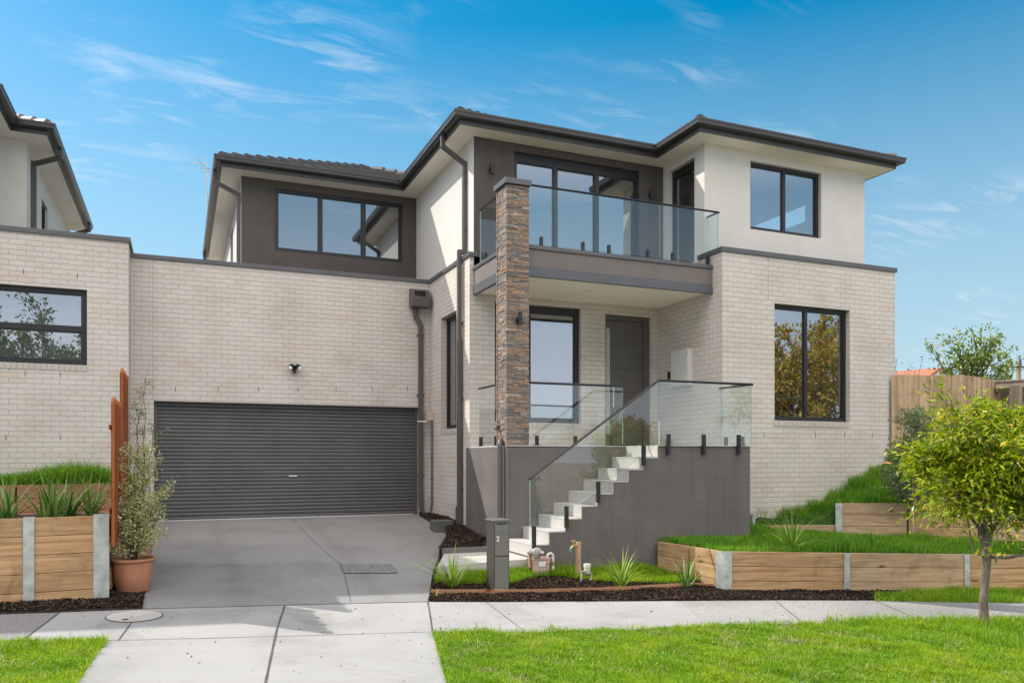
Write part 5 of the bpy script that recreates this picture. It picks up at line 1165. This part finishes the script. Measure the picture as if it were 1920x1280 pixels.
t.box(x0-.012, x1+.012, gy-.012, gy+.182, zt+.0, zt+.022); t.build('casing', M['gas'], gm, bevel=.012)
t = MB(); a, bb = onY(1011, 1053, gy-.02), onY(1024, 1061, gy-.02); t.box(a.x, bb.x, gy-.010, gy-.005, bb.z, a.z); t.build('index_window', M['white'], gm)
t = MB(); a, bb = onY(1024.3, 1055.5, gy-.02), onY(1027.5, 1058.5, gy-.02); t.box(a.x, bb.x, gy-.011, gy-.005, bb.z, a.z); t.build('red_badge', M['red'], gm)
t = MB(); xg = onY(994.5, 1060, gy+.05).x; zz_ = lambda y: onY(994, y, gy+.05).z
t.tube([(xg, gy+.05, zz_(1092)), (xg, gy+.05, zz_(1058))], .012, 8); t.build('inlet_pipe', M['black'], gm)
t = MB(); t.tube([(xg, gy+.05, zz_(1060)), (xg, gy+.05, zz_(1038))], .022, 8); t.tube([(xg-.03, gy+.05, zz_(1062)), (xg+.03, gy+.05, zz_(1062))], .02, 8); t.build('valve', M['copper'], gm)
t = MB(); c_ = onY(1006.5, 1036, gy); t.lathe((c_.x, gy-.01, c_.z), [(.03, -.03), (.075, -.015), (.078, .0), (.078, .012), (.05, .03), (.03, .07)], 20, axis='y'); t.tube([(c_.x+.03, gy-.05, c_.z), (c_.x+.075, gy-.07, c_.z)], .028, 12)
c2 = onY(994, 1035, gy+.03); t.lathe((c2.x, gy+.03, c2.z), [(.02, -.035), (.042, -.02), (.042, .02), (.02, .035)], 14, axis='y'); t.tube([(c2.x, gy+.03, c2.z), (c_.x, gy+.03, c_.z)], .024, 10); t.tube([(c_.x, gy+.05, c_.z-.05), (c_.x, gy+.06, hz+.02)], .024, 10); t.build('regulator', M['gasgrey'], gm, smooth=True)
t = MB(); xa, xb_ = onY(1026, 1045, gy+.06).x, onY(1037, 1045, gy+.06).x; zt_ = onY(1030, 1036, gy+.06).z; zm = onY(1030, 1043, gy+.06).z; rr_ = (xb_-xa)/2
t.tube([(xa, gy+.06, hz), (xa, gy+.06, zm)]+[((xa+xb_)/2-rr_*math.cos(i*math.pi/8), gy+.06, zm+rr_*math.sin(i*math.pi/8)) for i in range(9)]+[(xb_, gy+.06, onY(1037, 1053, gy+.06).z)], .018, 10); t.build('outlet_pipe', M['pvc'], gm, smooth=True)
t = MB(); t.tube([(xb_, gy+.06, onY(1037, 1052, gy+.06).z), (xb_, gy+.06, onY(1037, 1061, gy+.06).z)], .024, 8); t.build('brass_union', M['brass'], gm)
t = MB(); t.tube([(xb_, gy+.06, onY(1037, 1060, gy+.06).z), (xb_-.03, gy+.04, onY(1035, 1091, gy+.06).z)], .027, 10); t.build('riser_sleeve', M['pvc'], gm, smooth=True)
# garden tap on a stake
ty = 9.86; tp = thing('garden_tap', 'brass garden tap with teal fitting on a timber stake', 'tap', onY(1084, 1088, ty))
a = onY(1082.5, 1016, ty); bb = onY(1091.5, 1088, ty); t = MB(); t.box(a.x, a.x+.058, ty, ty+.05, bb.z-.03, a.z); t.build('stake', M['stake'], tp, bevel=.004)
t = MB(); xk = a.x-.018; t.tube([(xk, ty-.01, bb.z-.02), (xk, ty-.01, onY(1081, 1022, ty).z)], .013, 8); t.build('copper_pipe', M['copper'], tp)
t = MB(); z0 = onY(1078, 1022, ty).z; t.tube([(xk+.01, ty-.01, z0), (xk-.04, ty-.02, z0)], .016, 8); t.tube([(xk-.03, ty-.02, z0-.005), (xk-.055, ty-.02, z0+.045), (xk-.055, ty-.02, z0+.06)], [.022, .012, .012], 8); t.tube([(xk-.03, ty-.02, z0), (xk-.075, ty-.03, z0-.005), (xk-.10, ty-.03, z0-.04)], .014, 8); t.build('tap_body', M['brass'], tp, smooth=True)
t = MB(); t.tube([(xk-.085, ty-.02, z0+.066), (xk-.025, ty-.02, z0+.066)], .008, 6); t.tube([(xk-.055, ty-.05, z0+.066), (xk-.055, ty+.01, z0+.066)], .008, 6); t.build('tap_handle', M['brass'], tp)
t = MB(); t.tube([(xk-.10, ty-.03, z0-.035), (xk-.106, ty-.03, z0-.075)], [.020, .014], 10); t.build('hose_fitting', M['teal'], tp)
# water meter
wy = 9.55; wm = thing('water_meter', 'small water meter with pale grey cap on bent pipes beside the stake', 'water meter', onY(1100, 1097, wy))
t = MB(); c_ = onY(1101, 1062, wy); t.lathe((c_.x, wy, c_.z-.045), [(.035, -.02), (.043, .0), (.043, .035), (.05, .04), (.05, .085), (.0, .088)], 20); t.build('cap', M['pvc'], wm, smooth=True)
t = MB(); zl = onY(1101, 1070, wy).z; xl, xr_ = onY(1090, 1070, wy).x, onY(1104, 1070, wy).x
t.tube([(xl, wy, onY(1090, 1090, wy).z), (xl, wy, zl), (c_.x, wy, zl)], .014, 8); t.lathe((c_.x+.01, wy, zl-.02), [(.02, -.04), (.04, -.02), (.045, .0), (.03, .03)], 16); t.tube([(c_.x, wy, zl), (xr_+.02, wy-.02, zl-.03), (xr_+.025, wy-.02, zl-.08), (xr_-.01, wy-.04, onY(1100, 1100, wy).z)], .016, 8); t.build('pipework', M['gasgrey'], wm, smooth=True)

# pots and potted shrub
q = onF(242, 1112, lambda X, Y: G(X, Y)+.03); pot = thing('terracotta_pot', 'round terracotta pot of variegated shrub in front of the driveway corner', 'plant pot', (q.x+.045, q.y+.16, q.z))
pc_ = Vector(pot.location); pc_.x = onY(249, 1080, q.y+.16).x; pot.location = pc_
t = MB(); t.lathe(tuple(pc_), [(.0, .0), (.165, .0), (.172, .01), (.178, .05), (.182, .055), (.205, .24), (.215, .335), (.235, .345), (.243, .36), (.240, .375), (.222, .378), (.205, .35), (.2, .30), (.0, .30)], 40); t.build('pot_body', M['terracotta'], pot, smooth=True)
t = MB(); t.lathe(tuple(pc_+Vector((0, 0, .305))), [(.0, .01), (.2, .0)], 24); t.build('potting_soil', M['soil'], pot)
p2_ = Vector((onY(263, 1020, 11.4).x, 11.4, G(-.5, 11.4)+.07)); pot2 = thing('clay_pot', 'dull clay pot standing behind the front terracotta pot', 'plant pot', p2_)
t = MB(); t.lathe(tuple(p2_), [(.0, .0), (.12, .0), (.15, .28), (.165, .29), (.165, .33), (.14, .33), (.13, .26), (0, .26)], 28); t.build('pot_body', M['oldpot'], pot2, smooth=True)
def shrub(name, label, base, stems, leaf_mat, leaf, nleaf, cat='shrub', sway=.16, wood_mat='twig', seed=3, width=.45, group=None, spreadp=.09, kids=10, klen=.28):
    random.seed(seed); sh = thing(name, label, cat, base, group); mb = MB(); LP, LD = [], []
    for (dx, dy, h) in stems:
        pts = []; k = 10
        for i in range(k+1):
            t_ = i/k; pts.append(Vector(base)+Vector((dx*t_**1.3+random.gauss(0, .015)*(i > 0), dy*t_**1.3+random.gauss(0, .015)*(i > 0), h*t_)))
        mb.tube(pts, [.009*(1-.75*i/k) for i in range(k+1)], 5, caps=False)
        for _ in range(kids):
            i = random.uniform(.18, 1)*k; j = min(k-1, int(i)); p = pts[j].lerp(pts[j+1], i-j); az = random.uniform(0, 6.283); l_ = klen*random.uniform(.4, 1.1)*(1.25-.7*i/k); dr_ = Vector((math.cos(az), math.sin(az), random.uniform(.1, .9))).normalized()
            e = [p, p+dr_*l_*.5+Vector((0, 0, .01)), p+dr_*l_+Vector((0, 0, .03))]; mb.tube(e, [.0035, .0025, .0012], 4, caps=False)
            for _ in range(nleaf):
                u_ = random.uniform(.2, 1.05); pp = p.lerp(e[2], u_); pp = pp+Vector((random.gauss(0, spreadp*.35), random.gauss(0, spreadp*.35), random.gauss(0, spreadp*.35))); LP.append(tuple(pp)); LD.append((dr_.x+random.gauss(0, .7), dr_.y+random.gauss(0, .7), dr_.z+random.gauss(0, .6)))
    mb.build('stems', M[wood_mat], sh); v_, f_ = leafmesh(LP, LD, leaf, width); npmesh('foliage', v_, f_, M[leaf_mat], sh); return sh
shrub('variegated_shrub', 'airy pale variegated shrub growing from the front terracotta pot', tuple(pc_+Vector((0, 0, .30))), [(.05, .02, 1.55), (-.02, -.05, 1.35), (.14, .0, 1.3), (-.16, .02, .95), (.30, -.04, .85), (.05, .10, .8), (-.1, -.1, .7), (.1, -.12, .65), (.36, .03, .62), (0, .1, .5)], 'variegated', .036, 52, width=.5, kids=15, klen=.30, seed=5)
shrub('tall_potted_shrub', 'sparse darker upright shrub in the rear clay pot, reaching above the garage door corner', tuple(p2_+Vector((0, 0, .28))), [(.08, .1, 2.15), (-.05, .1, 1.85), (.16, .05, 1.6), (.05, 0, 1.2)], 'olive', .032, 26, width=.45, kids=16, klen=.34, seed=9)

# strappy plants
def clump(px, py, zf, n, ln, mat, label, w=.013, lean=.6, sd=1, cat='plant'):
    q = onF(px, py, zf); return strap_clump('strappy_plant', label, tuple(q), n, ln, mat, 'strappy plants in the garden beds', lean, w, cat, None, sd)
gb = lambda X, Y: G(X, Y)+.03
clump(850, 1100, gb, 46, .62, M['strappy'], 'bright strappy plant beside the letterbox at the driveway edge', .021, .85, 2)
clump(1166, 1100, gb, 50, .62, M['strappy'], 'strappy plant in the mulch below the grey stair wall, right of the taps', .020, .9, 3)
clump(1288, 1098, gb, 32, .50, M['darkstrap'], 'dark green strappy plant at the foot of the planter corner', .018, .65, 4)
clump(1484, 1031, Zbed, 44, .66, M['strappy'], 'pale spiky plant on the planter behind its first long panel', .024, .95, 5)
clump(1642, 1033, Zbed, 44, .48, M['lush'], 'small grassy clump on the planter near the street tree', .014, .8, 6)
lz = lambda X, Y: -.70-.035*(Y-9.6)
for (px, Y, n, sd_, lb) in ((12, 10.0, 26, 7, 'strappy plant cut by the left edge of the photo in the sleeper planter'), (95, 10.15, 40, 8, 'large strappy plant in the middle of the left sleeper planter'), (128, 10.5, 30, 9, 'strappy plant just behind the large middle clump of the left planter'), (172, 10.9, 30, 10, 'strappy plant at the driveway end of the left sleeper planter')):
    x = onY(px, 960, Y).x; strap_clump('strappy_plant', lb, (x, Y, lz(x, Y)), n+8, .64, M['darkstrap'], 'strappy plants in the garden beds', .75, .026, 'plant', None, sd_)
clump(818, 1116, gb, 6, .12, M['strappy'], 'tiny grassy weed in the mulch at the driveway corner', .006, .6, 12)
# a weed on the near edge of the footpath
clump(1035, 1178, G, 30, .10, M['strappy'], 'low weed tuft at the grass edge of the footpath', .008, .9, 13)

# ================================================================== TREES
def tree(name, label, base, build_fn, leafm, leaf, per, width=.32, cat='tree', group=None, jit=.45, extra=None, barkm='bark', seed=1):
    random.seed(seed); tr_ = thing(name, label, cat, base, group); mb = MB(); tips = []
    build_fn(mb, Vector(base), tips); mb.build('trunk', M[barkm], tr_, smooth=True)
    LP, LD = [], []
    for p, d in tips:
        for _ in range(per):
            LP.append((p.x+random.gauss(0, leaf*.7), p.y+random.gauss(0, leaf*.7), p.z+random.gauss(0, leaf*.6))); LD.append((d.x+random.gauss(0, .5), d.y+random.gauss(0, .5), d.z-.15+random.gauss(0, .4)))
    v_, f_ = leafmesh(LP, LD, leaf, width, jit=jit); npmesh('crown', v_, f_, M[leafm], tr_); return tr_
def street(mb, b, tips):
    top = b+Vector((.03, 0, .90)); mb.tube([b-Vector((0, 0, .05)), b+Vector((-.005, 0, .02)), b+Vector((-.02, 0, .25)), b+Vector((.005, 0, .5)), b+Vector((.04, 0, .72)), top], [.068, .058, .048, .044, .042, .052], 12, caps=False)
    # the low side branches
    rt = Vector((CA, SA, 0)); fw_ = Vector((-SA, CA, 0))
    def br(pts, r0, r1, depth, ln, rad=None):
        P_ = [top+rt*a+fw_*c+Vector((0, 0, z)) for a, c, z in pts]; k = len(P_); mb.tube(P_, [r0+(r1-r0)*i/(k-1) for i in range(k)], 8, caps=False); return P_[-1], (P_[-1]-P_[-2]).normalized()
    L_ = []
    L_.append((br([(0, 0, -.06), (-.05, 0, .10), (-.04, 0, .26), (.04, 0, .38), (.02, 0, .62)], .036, .018, 0, 0), .27))
    L_.append((br([(0, 0, -.04), (.05, .02, .18), (.07, .05, .40), (.14, .0, .66)], .032, .018, 0, 0), .28))
    L_.append((br([(0, 0, -.04), (-.03, -.05, .24), (-.14, -.12, .52)], .024, .015, 0, 0), .27))
    L_.append((br([(.02, 0, -.10), (.25, 0, -.11), (.42, 0, -.08), (.47, .02, .06), (.52, .02, .3)], .022, .013, 0, 0), .22))
    L_.append((br([(-.02, 0, -.10), (-.14, 0, -.05), (-.17, 0, .06), (-.22, 0, .32)], .012, .008, 0, 0), .20))
    L_.append((br([(0, 0, .0), (.02, .0, .45), (.09, .0, .85), (.12, 0, 1.2)], .026, .010, 0, 0), .22))
    L_.append((br([(0, 0, .1), (.22, .0, .42), (.40, .0, .80)], .022, .013, 0, 0), .26))
    L_.append((br([(0, 0, .1), (-.22, .0, .42), (-.40, .0, .75)], .022, .013, 0, 0), .26))
    for (p_, d_), ln in L_:
        grow(mb, p_, d_, ln, .014, 3, tips, spread=.75, up=.12, kids=(3, 4), shrink=.72, seg=4, curl=.16, leafdepth=1)
    cc = top+rt*.06+Vector((0, 0, .94))
    for _ in range(190):  # twigs through the outer crown: an uneven outline with gaps, hanging lower on the left
        az = random.uniform(0, 6.283); el = math.asin(random.uniform(-.95, 1)); rr = random.uniform(.45, 1.0)
        dd_ = Vector((math.cos(az)*math.cos(el), math.sin(az)*math.cos(el), math.sin(el))); bulge = .74+.36*math.sin(az*3+el*5+1)
        p_ = cc+Vector((dd_.x*.86, dd_.y*.86, dd_.z*.76))*rr*bulge; d_ = (dd_+Vector((0, 0, .25))).normalized()
        grow(mb, p_-d_*.18, d_, .30, .005, 1, tips, spread=.7, up=.02, kids=(2, 4), shrink=.8, seg=4, curl=.22, leafdepth=1)
tree('street_tree', 'young street tree with bright lime crown on the grass verge', (tr.x, tr.y, tr.z-.01), street, 'lime', .094, 4, .30, seed=21)
def olivef(mb, b, tips):
    mb.tube([b, b+Vector((.02, 0, .6)), b+Vector((0, 0, 1.1)), b+Vector((.04, 0, 1.6))], [.018, .015, .011, .006], 6, caps=False)
    for i in range(64):
        h = random.uniform(.08, 1.6); az = random.uniform(0, 6.283); grow(mb, b+Vector((.01, 0, h)), (math.cos(az), math.sin(az), .55), .42*(1.15-h*.45), .006, 1, tips, .5, .25, (2, 3), .7, 4, .15)
qo = atpx(1716, 13.05, -1.02); tree('olive_sapling', 'thin grey green olive sapling staked behind the upper sleeper tier', (qo[0], qo[1], -.95), olivef, 'olive', .062, 9, .34, seed=4)
def lemonf(mb, b, tips):
    mb.tube([b, b+Vector((0, 0, 1.2))], [.06, .05], 8, caps=False)
    for i in range(26):
        az = random.uniform(0, 6.283); el = random.uniform(.25, 1.4); grow(mb, b+Vector((0, 0, 1.0+random.uniform(0, .5))), (math.cos(az)*math.cos(el), math.sin(az)*math.cos(el), math.sin(el)), .75, .02, 2, tips, .45, .22, (2, 3), .6, 4, .12)
ql = atpx(1815, 18., .2); tree('lemon_tree', 'glossy green citrus tree rising above the brown paling fence', (ql[0], ql[1], .12), lemonf, 'lemon', .10, 2, .5, seed=8)
ql = atpx(1692, 17.5, .2); 
def wispf(mb, b, tips):
    for i in range(7): grow(mb, b+Vector((0, 0, .3)), (random.gauss(0, .25), random.gauss(0, .25), 1), 1.25, .012, 1, tips, .35, .3, (2, 3), .5, 5, .08)
ql2 = atpx(1676, 17.5, .2); tree('wispy_shrub', 'wispy dark shrub peeping above the fence beside the brick corner', (ql2[0], ql2[1], .1), wispf, 'olive', .07, 3, .45, seed=18)
# far house, its aerial and the power pole
w_ = 34; sc = w_/F
hA = Vector(atpx(1640, w_, -1.5)); fh = thing('distant_house', 'far house with orange tiled gable roof above the fence', 'house', hA)
rt = Vector((CA, SA, 0)); fw_ = Vector((-SA, CA, 0))
def wp(px, py, w): return Vector(atpx(px, w, -(py-CY)/F*w))
t = MB(); e0, e1, rg0, rg1 = wp(1660, 712, 34), wp(1734, 711, 33), wp(1660, 697, 38), wp(1762, 689, 38)
t.quad(e0, e1, rg1, rg0); t.quad(rg0, rg1, wp(1790, 706, 43), wp(1660, 706, 43)); t.build('roof', M['terraroof'], fh)
t = MB(); t.quad(wp(1735.5, 712, 33.0), wp(1763.5, 690, 38.0), wp(1763.5, 694, 38.0), wp(1738, 716, 33)); t.quad(wp(1763.5, 690, 38.0), wp(1795, 707, 43), wp(1794, 711, 43), wp(1763.5, 694, 38.0)); t.build('barge_board', M['terraroof'], fh)
t = MB(); t.poly([wp(1738, 716, 33.2), wp(1763.5, 694, 38.1), wp(1794, 711, 42.8), wp(1790, 850, 42.8), wp(1738, 900, 33.2)]); t.quad(wp(1662, 712, 34.2), wp(1738, 714, 33.3), wp(1738, 900, 33.3), wp(1662, 895, 34.2)); t.build('wall', M['cream'], fh)
antenna('television_antenna', 'long television aerial over the distant orange roof', 1769, 640, 712, 33, False, [(-35, 8, 639), (-40, 20, 633), (-26, -4, 645), (10, 46, 634)])
q = Vector(atpx(1909, 48, -2)); pp = thing('power_pole', 'distant timber power pole with crossarm at the right edge', 'power pole', q)
t = MB(); t.tube([q, wp(1910, 680, 48)], [.16, .12], 10); t.build('pole', M['pole'], pp)
t = MB(); t.tube([wp(1886.5, 687, 47.8), wp(1934, 688, 47.8)], .05, 4); t.tube([wp(1898, 688, 47.7), wp(1907, 696, 47.7)], .025, 4); t.tube([wp(1922, 688, 47.7), wp(1912, 696, 47.7)], .025, 4); t.build('crossarm', M['pipe'], pp)
t = MB()
for px, y0, y1 in ((1888, 679, 686), (1912, 667, 680), (1914, 675, 686), (1932, 679, 686)): t = MB(); t.tube([wp(px, y1, 47.8), wp(px, y0, 47.8)], [.06, .04], 6); t.build('insulator', M['pipe'], pp)

# across the road: what the windows and the glass mirror
def bigtree(h, cw, dens=36):
    def fn(mb, b, tips):
        mb.tube([b, b+Vector((.05, 0, h*.18)), b+Vector((0, .05, h*.38))], [.22*h/8, .17*h/8, .13*h/8], 8, caps=False)
        for i in range(dens):
            az = random.uniform(0, 6.283); el = random.uniform(-.1, 1.45); grow(mb, b+Vector((0, 0, h*random.uniform(.08, .45))), (math.cos(az)*math.cos(el)*cw, math.sin(az)*math.cos(el)*cw, math.sin(el)), h*.30, .05*h/8, 2, tips, .55, .12, (3, 4), .62, 4, .16)
    return fn
for i, (x, y, h, cw, lm, ls, lb) in enumerate([(29, -9, 11, 1.25, 'autumn', .34, 'autumn coloured tree across the road at the far right'), (18.5, -10, 3.6, 1.3, 'treegreen', .22, 'low dark green tree across the road, left of the autumn tree'), (13, -11.5, 3.2, 1.3, 'treegreen', .22, 'bushy low tree across the road facing the driveway'), (-5.5, -14, 10, 1.35, 'treegreen', .30, 'tall green tree across the road opposite the neighbouring house'), (-14, -14, 7, 1.2, 'treegreen', .30, 'broad green tree across the road at the far left'), (22.5, -16, 5.5, 1.2, 'autumn', .28, 'smaller turning tree behind the low ones across the road'), (37, -3, 7.5, 1.2, 'treegreen', .32, 'green tree furthest right along the road')]):
    tree('verge_tree', lb, (x, y, G(x, y)-.1), bigtree(h, cw, 44 if i in (0, 3) else 26), lm, ls*(.72 if i in (0, 3) else 1), 9 if i in (0, 3) else 4, .5, seed=40+i, group='trees across the road')

# ================================================================== LIGHT, SKY, CAMERA
SUN = Vector((-.86, .735, 1.0)).normalized()
elev = math.asin(SUN.z); azi = math.atan2(SUN.x, SUN.y)
ld = bpy.data.lights.new('sun', 'SUN'); ld.energy = 4.0; ld.angle = R(.5); ld.color = (1, .95, .87)
lo = bpy.data.objects.new('sun', ld); COL.objects.link(lo); lo.rotation_euler = SUN.to_track_quat('Z', 'Y').to_euler(); lo.location = (-20, 20, 25)
W = bpy.data.worlds.new('World'); scn.world = W; W.use_nodes = True; nt = W.node_tree; nt.nodes.clear()
out = N(nt, 'ShaderNodeOutputWorld'); bg = N(nt, 'ShaderNodeBackground', inp={'Strength': .15}); L(nt, bg.outputs[0], out.inputs[0])
sky = N(nt, 'ShaderNodeTexSky'); sky.sky_type = 'NISHITA'; sky.sun_disc = False; sky.sun_elevation = elev; sky.sun_rotation = azi; sky.altitude = 50; sky.air_density = 1.0; sky.dust_density = .6; sky.ozone_density = 1.6
tc = N(nt, 'ShaderNodeTexCoord'); hs = N(nt, 'ShaderNodeHueSaturation', inp={'Hue': .478, 'Saturation': 1.55, 'Value': .90}); L(nt, sky.outputs[0], hs.inputs['Color'])
# thin high cloud: noise stretched on a flat layer overhead
sep = N(nt, 'ShaderNodeSeparateXYZ'); L(nt, tc.outputs['Generated'], sep.inputs[0])
mz = N(nt, 'ShaderNodeMath', operation='MAXIMUM'); mz.inputs[1].default_value = .04; L(nt, sep.outputs[2], mz.inputs[0])
ad = N(nt, 'ShaderNodeMath', operation='ADD'); ad.inputs[1].default_value = .12; L(nt, mz.outputs[0], ad.inputs[0])
dx = N(nt, 'ShaderNodeMath', operation='DIVIDE'); L(nt, sep.outputs[0], dx.inputs[0]); L(nt, ad.outputs[0], dx.inputs[1])
dy = N(nt, 'ShaderNodeMath', operation='DIVIDE'); L(nt, sep.outputs[1], dy.inputs[0]); L(nt, ad.outputs[0], dy.inputs[1])
cb = N(nt, 'ShaderNodeCombineXYZ'); L(nt, dx.outputs[0], cb.inputs[0]); L(nt, dy.outputs[0], cb.inputs[1])
mp = N(nt, 'ShaderNodeMapping'); mp.inputs['Rotation'].default_value = (0, 0, R(28)); mp.inputs['Scale'].default_value = (1.0, 3.0, 1); mp.inputs['Location'].default_value = (12.1, 5., 0); L(nt, cb.outputs[0], mp.inputs[0])
n1 = N(nt, 'ShaderNodeTexNoise', inp={'Scale': 3.4, 'Detail': 10, 'Roughness': .62, 'Distortion': 1.1}); L(nt, mp.outputs[0], n1.inputs['Vector'])
n2 = N(nt, 'ShaderNodeTexNoise', inp={'Scale': 1.9, 'Detail': 3}); mq = N(nt, 'ShaderNodeMapping'); mq.inputs['Location'].default_value = (6.1, -6.1, 0); L(nt, cb.outputs[0], mq.inputs[0]); L(nt, mq.outputs[0], n2.inputs['Vector'])
r1 = ramp(nt, n1.outputs['Fac'], [(.50, (0, 0, 0)), (.78, (1, 1, 1))]); r2 = ramp(nt, n2.outputs['Fac'], [(.50, (0, 0, 0)), (.66, (1, 1, 1))])
mm = N(nt, 'ShaderNodeMath', operation='MULTIPLY'); L(nt, r1, mm.inputs[0]); L(nt, r2, mm.inputs[1])
m3 = N(nt, 'ShaderNodeMath', operation='MULTIPLY'); m3.inputs[1].default_value = .5; L(nt, mm.outputs[0], m3.inputs[0])
hz_ = N(nt, 'ShaderNodeMixRGB', blend_type='MIX'); L(nt, ramp(nt, sep.outputs[2], [(.02, (.85,)*3), (.20, (.62,)*3), (.48, (0,)*3)]), hz_.inputs[0]); L(nt, hs.outputs[0], hz_.inputs[1]); hz_.inputs[2].default_value = (2.95, 3.75, 4.25, 1)
mx = N(nt, 'ShaderNodeMixRGB', blend_type='MIX'); L(nt, m3.outputs[0], mx.inputs[0]); L(nt, hz_.outputs[0], mx.inputs[1]); mx.inputs[2].default_value = (5.2, 5.4, 5.7, 1)
# broad cloud bank added behind the viewer as bright fill for shaded facades
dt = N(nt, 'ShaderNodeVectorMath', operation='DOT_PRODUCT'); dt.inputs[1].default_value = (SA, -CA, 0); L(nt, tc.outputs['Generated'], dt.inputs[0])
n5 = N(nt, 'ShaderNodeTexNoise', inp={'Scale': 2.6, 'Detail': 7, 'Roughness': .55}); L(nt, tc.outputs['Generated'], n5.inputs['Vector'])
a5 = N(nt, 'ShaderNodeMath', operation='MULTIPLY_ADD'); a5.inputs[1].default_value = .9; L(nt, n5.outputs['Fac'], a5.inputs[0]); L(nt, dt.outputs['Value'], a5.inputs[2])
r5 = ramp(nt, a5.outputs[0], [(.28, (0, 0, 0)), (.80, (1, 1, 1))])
hb = N(nt, 'ShaderNodeMixRGB', blend_type='MIX'); hm = N(nt, 'ShaderNodeMath', operation='MULTIPLY'); L(nt, ramp(nt, dt.outputs['Value'], [(.1, (0,)*3), (.5, (1,)*3)]), hm.inputs[0]); L(nt, ramp(nt, sep.outputs[2], [(.0, (.95,)*3), (.12, (.7,)*3), (.26, (.25,)*3), (.40, (0,)*3)]), hm.inputs[1])  # pale low haze added behind the viewer for the windows to mirror
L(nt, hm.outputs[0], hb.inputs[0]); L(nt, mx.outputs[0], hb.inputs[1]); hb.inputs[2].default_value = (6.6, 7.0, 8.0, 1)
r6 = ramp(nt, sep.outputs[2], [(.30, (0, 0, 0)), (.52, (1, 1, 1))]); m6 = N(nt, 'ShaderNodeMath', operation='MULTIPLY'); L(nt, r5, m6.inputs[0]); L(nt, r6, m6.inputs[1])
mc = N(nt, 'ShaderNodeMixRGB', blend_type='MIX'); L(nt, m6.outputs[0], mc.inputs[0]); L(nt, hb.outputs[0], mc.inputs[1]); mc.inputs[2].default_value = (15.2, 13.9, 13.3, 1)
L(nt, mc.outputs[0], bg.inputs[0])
scn.view_settings.view_transform = 'Standard'; scn.view_settings.look = 'None'; scn.view_settings.exposure = .33; scn.view_settings.gamma = 1
cd = bpy.data.cameras.new('camera'); cam = bpy.data.objects.new('camera', cd); COL.objects.link(cam); scn.camera = cam
cam.location = (0, 0, 0); cam.rotation_euler = (R(90), 0, YAW); cd.sensor_width = 36; cd.lens = 36*F/1920
cd.shift_x = (960-CX)/1920; cd.shift_y = (CY-640)/1920; cd.clip_start = .1; cd.clip_end = 3000
cy = scn.cycles; cy.max_bounces = 8; cy.transparent_max_bounces = 24; cy.diffuse_bounces = 6; cy.glossy_bounces = 4; cy.use_denoising = True; cy.caustics_reflective = False; cy.caustics_refractive = False
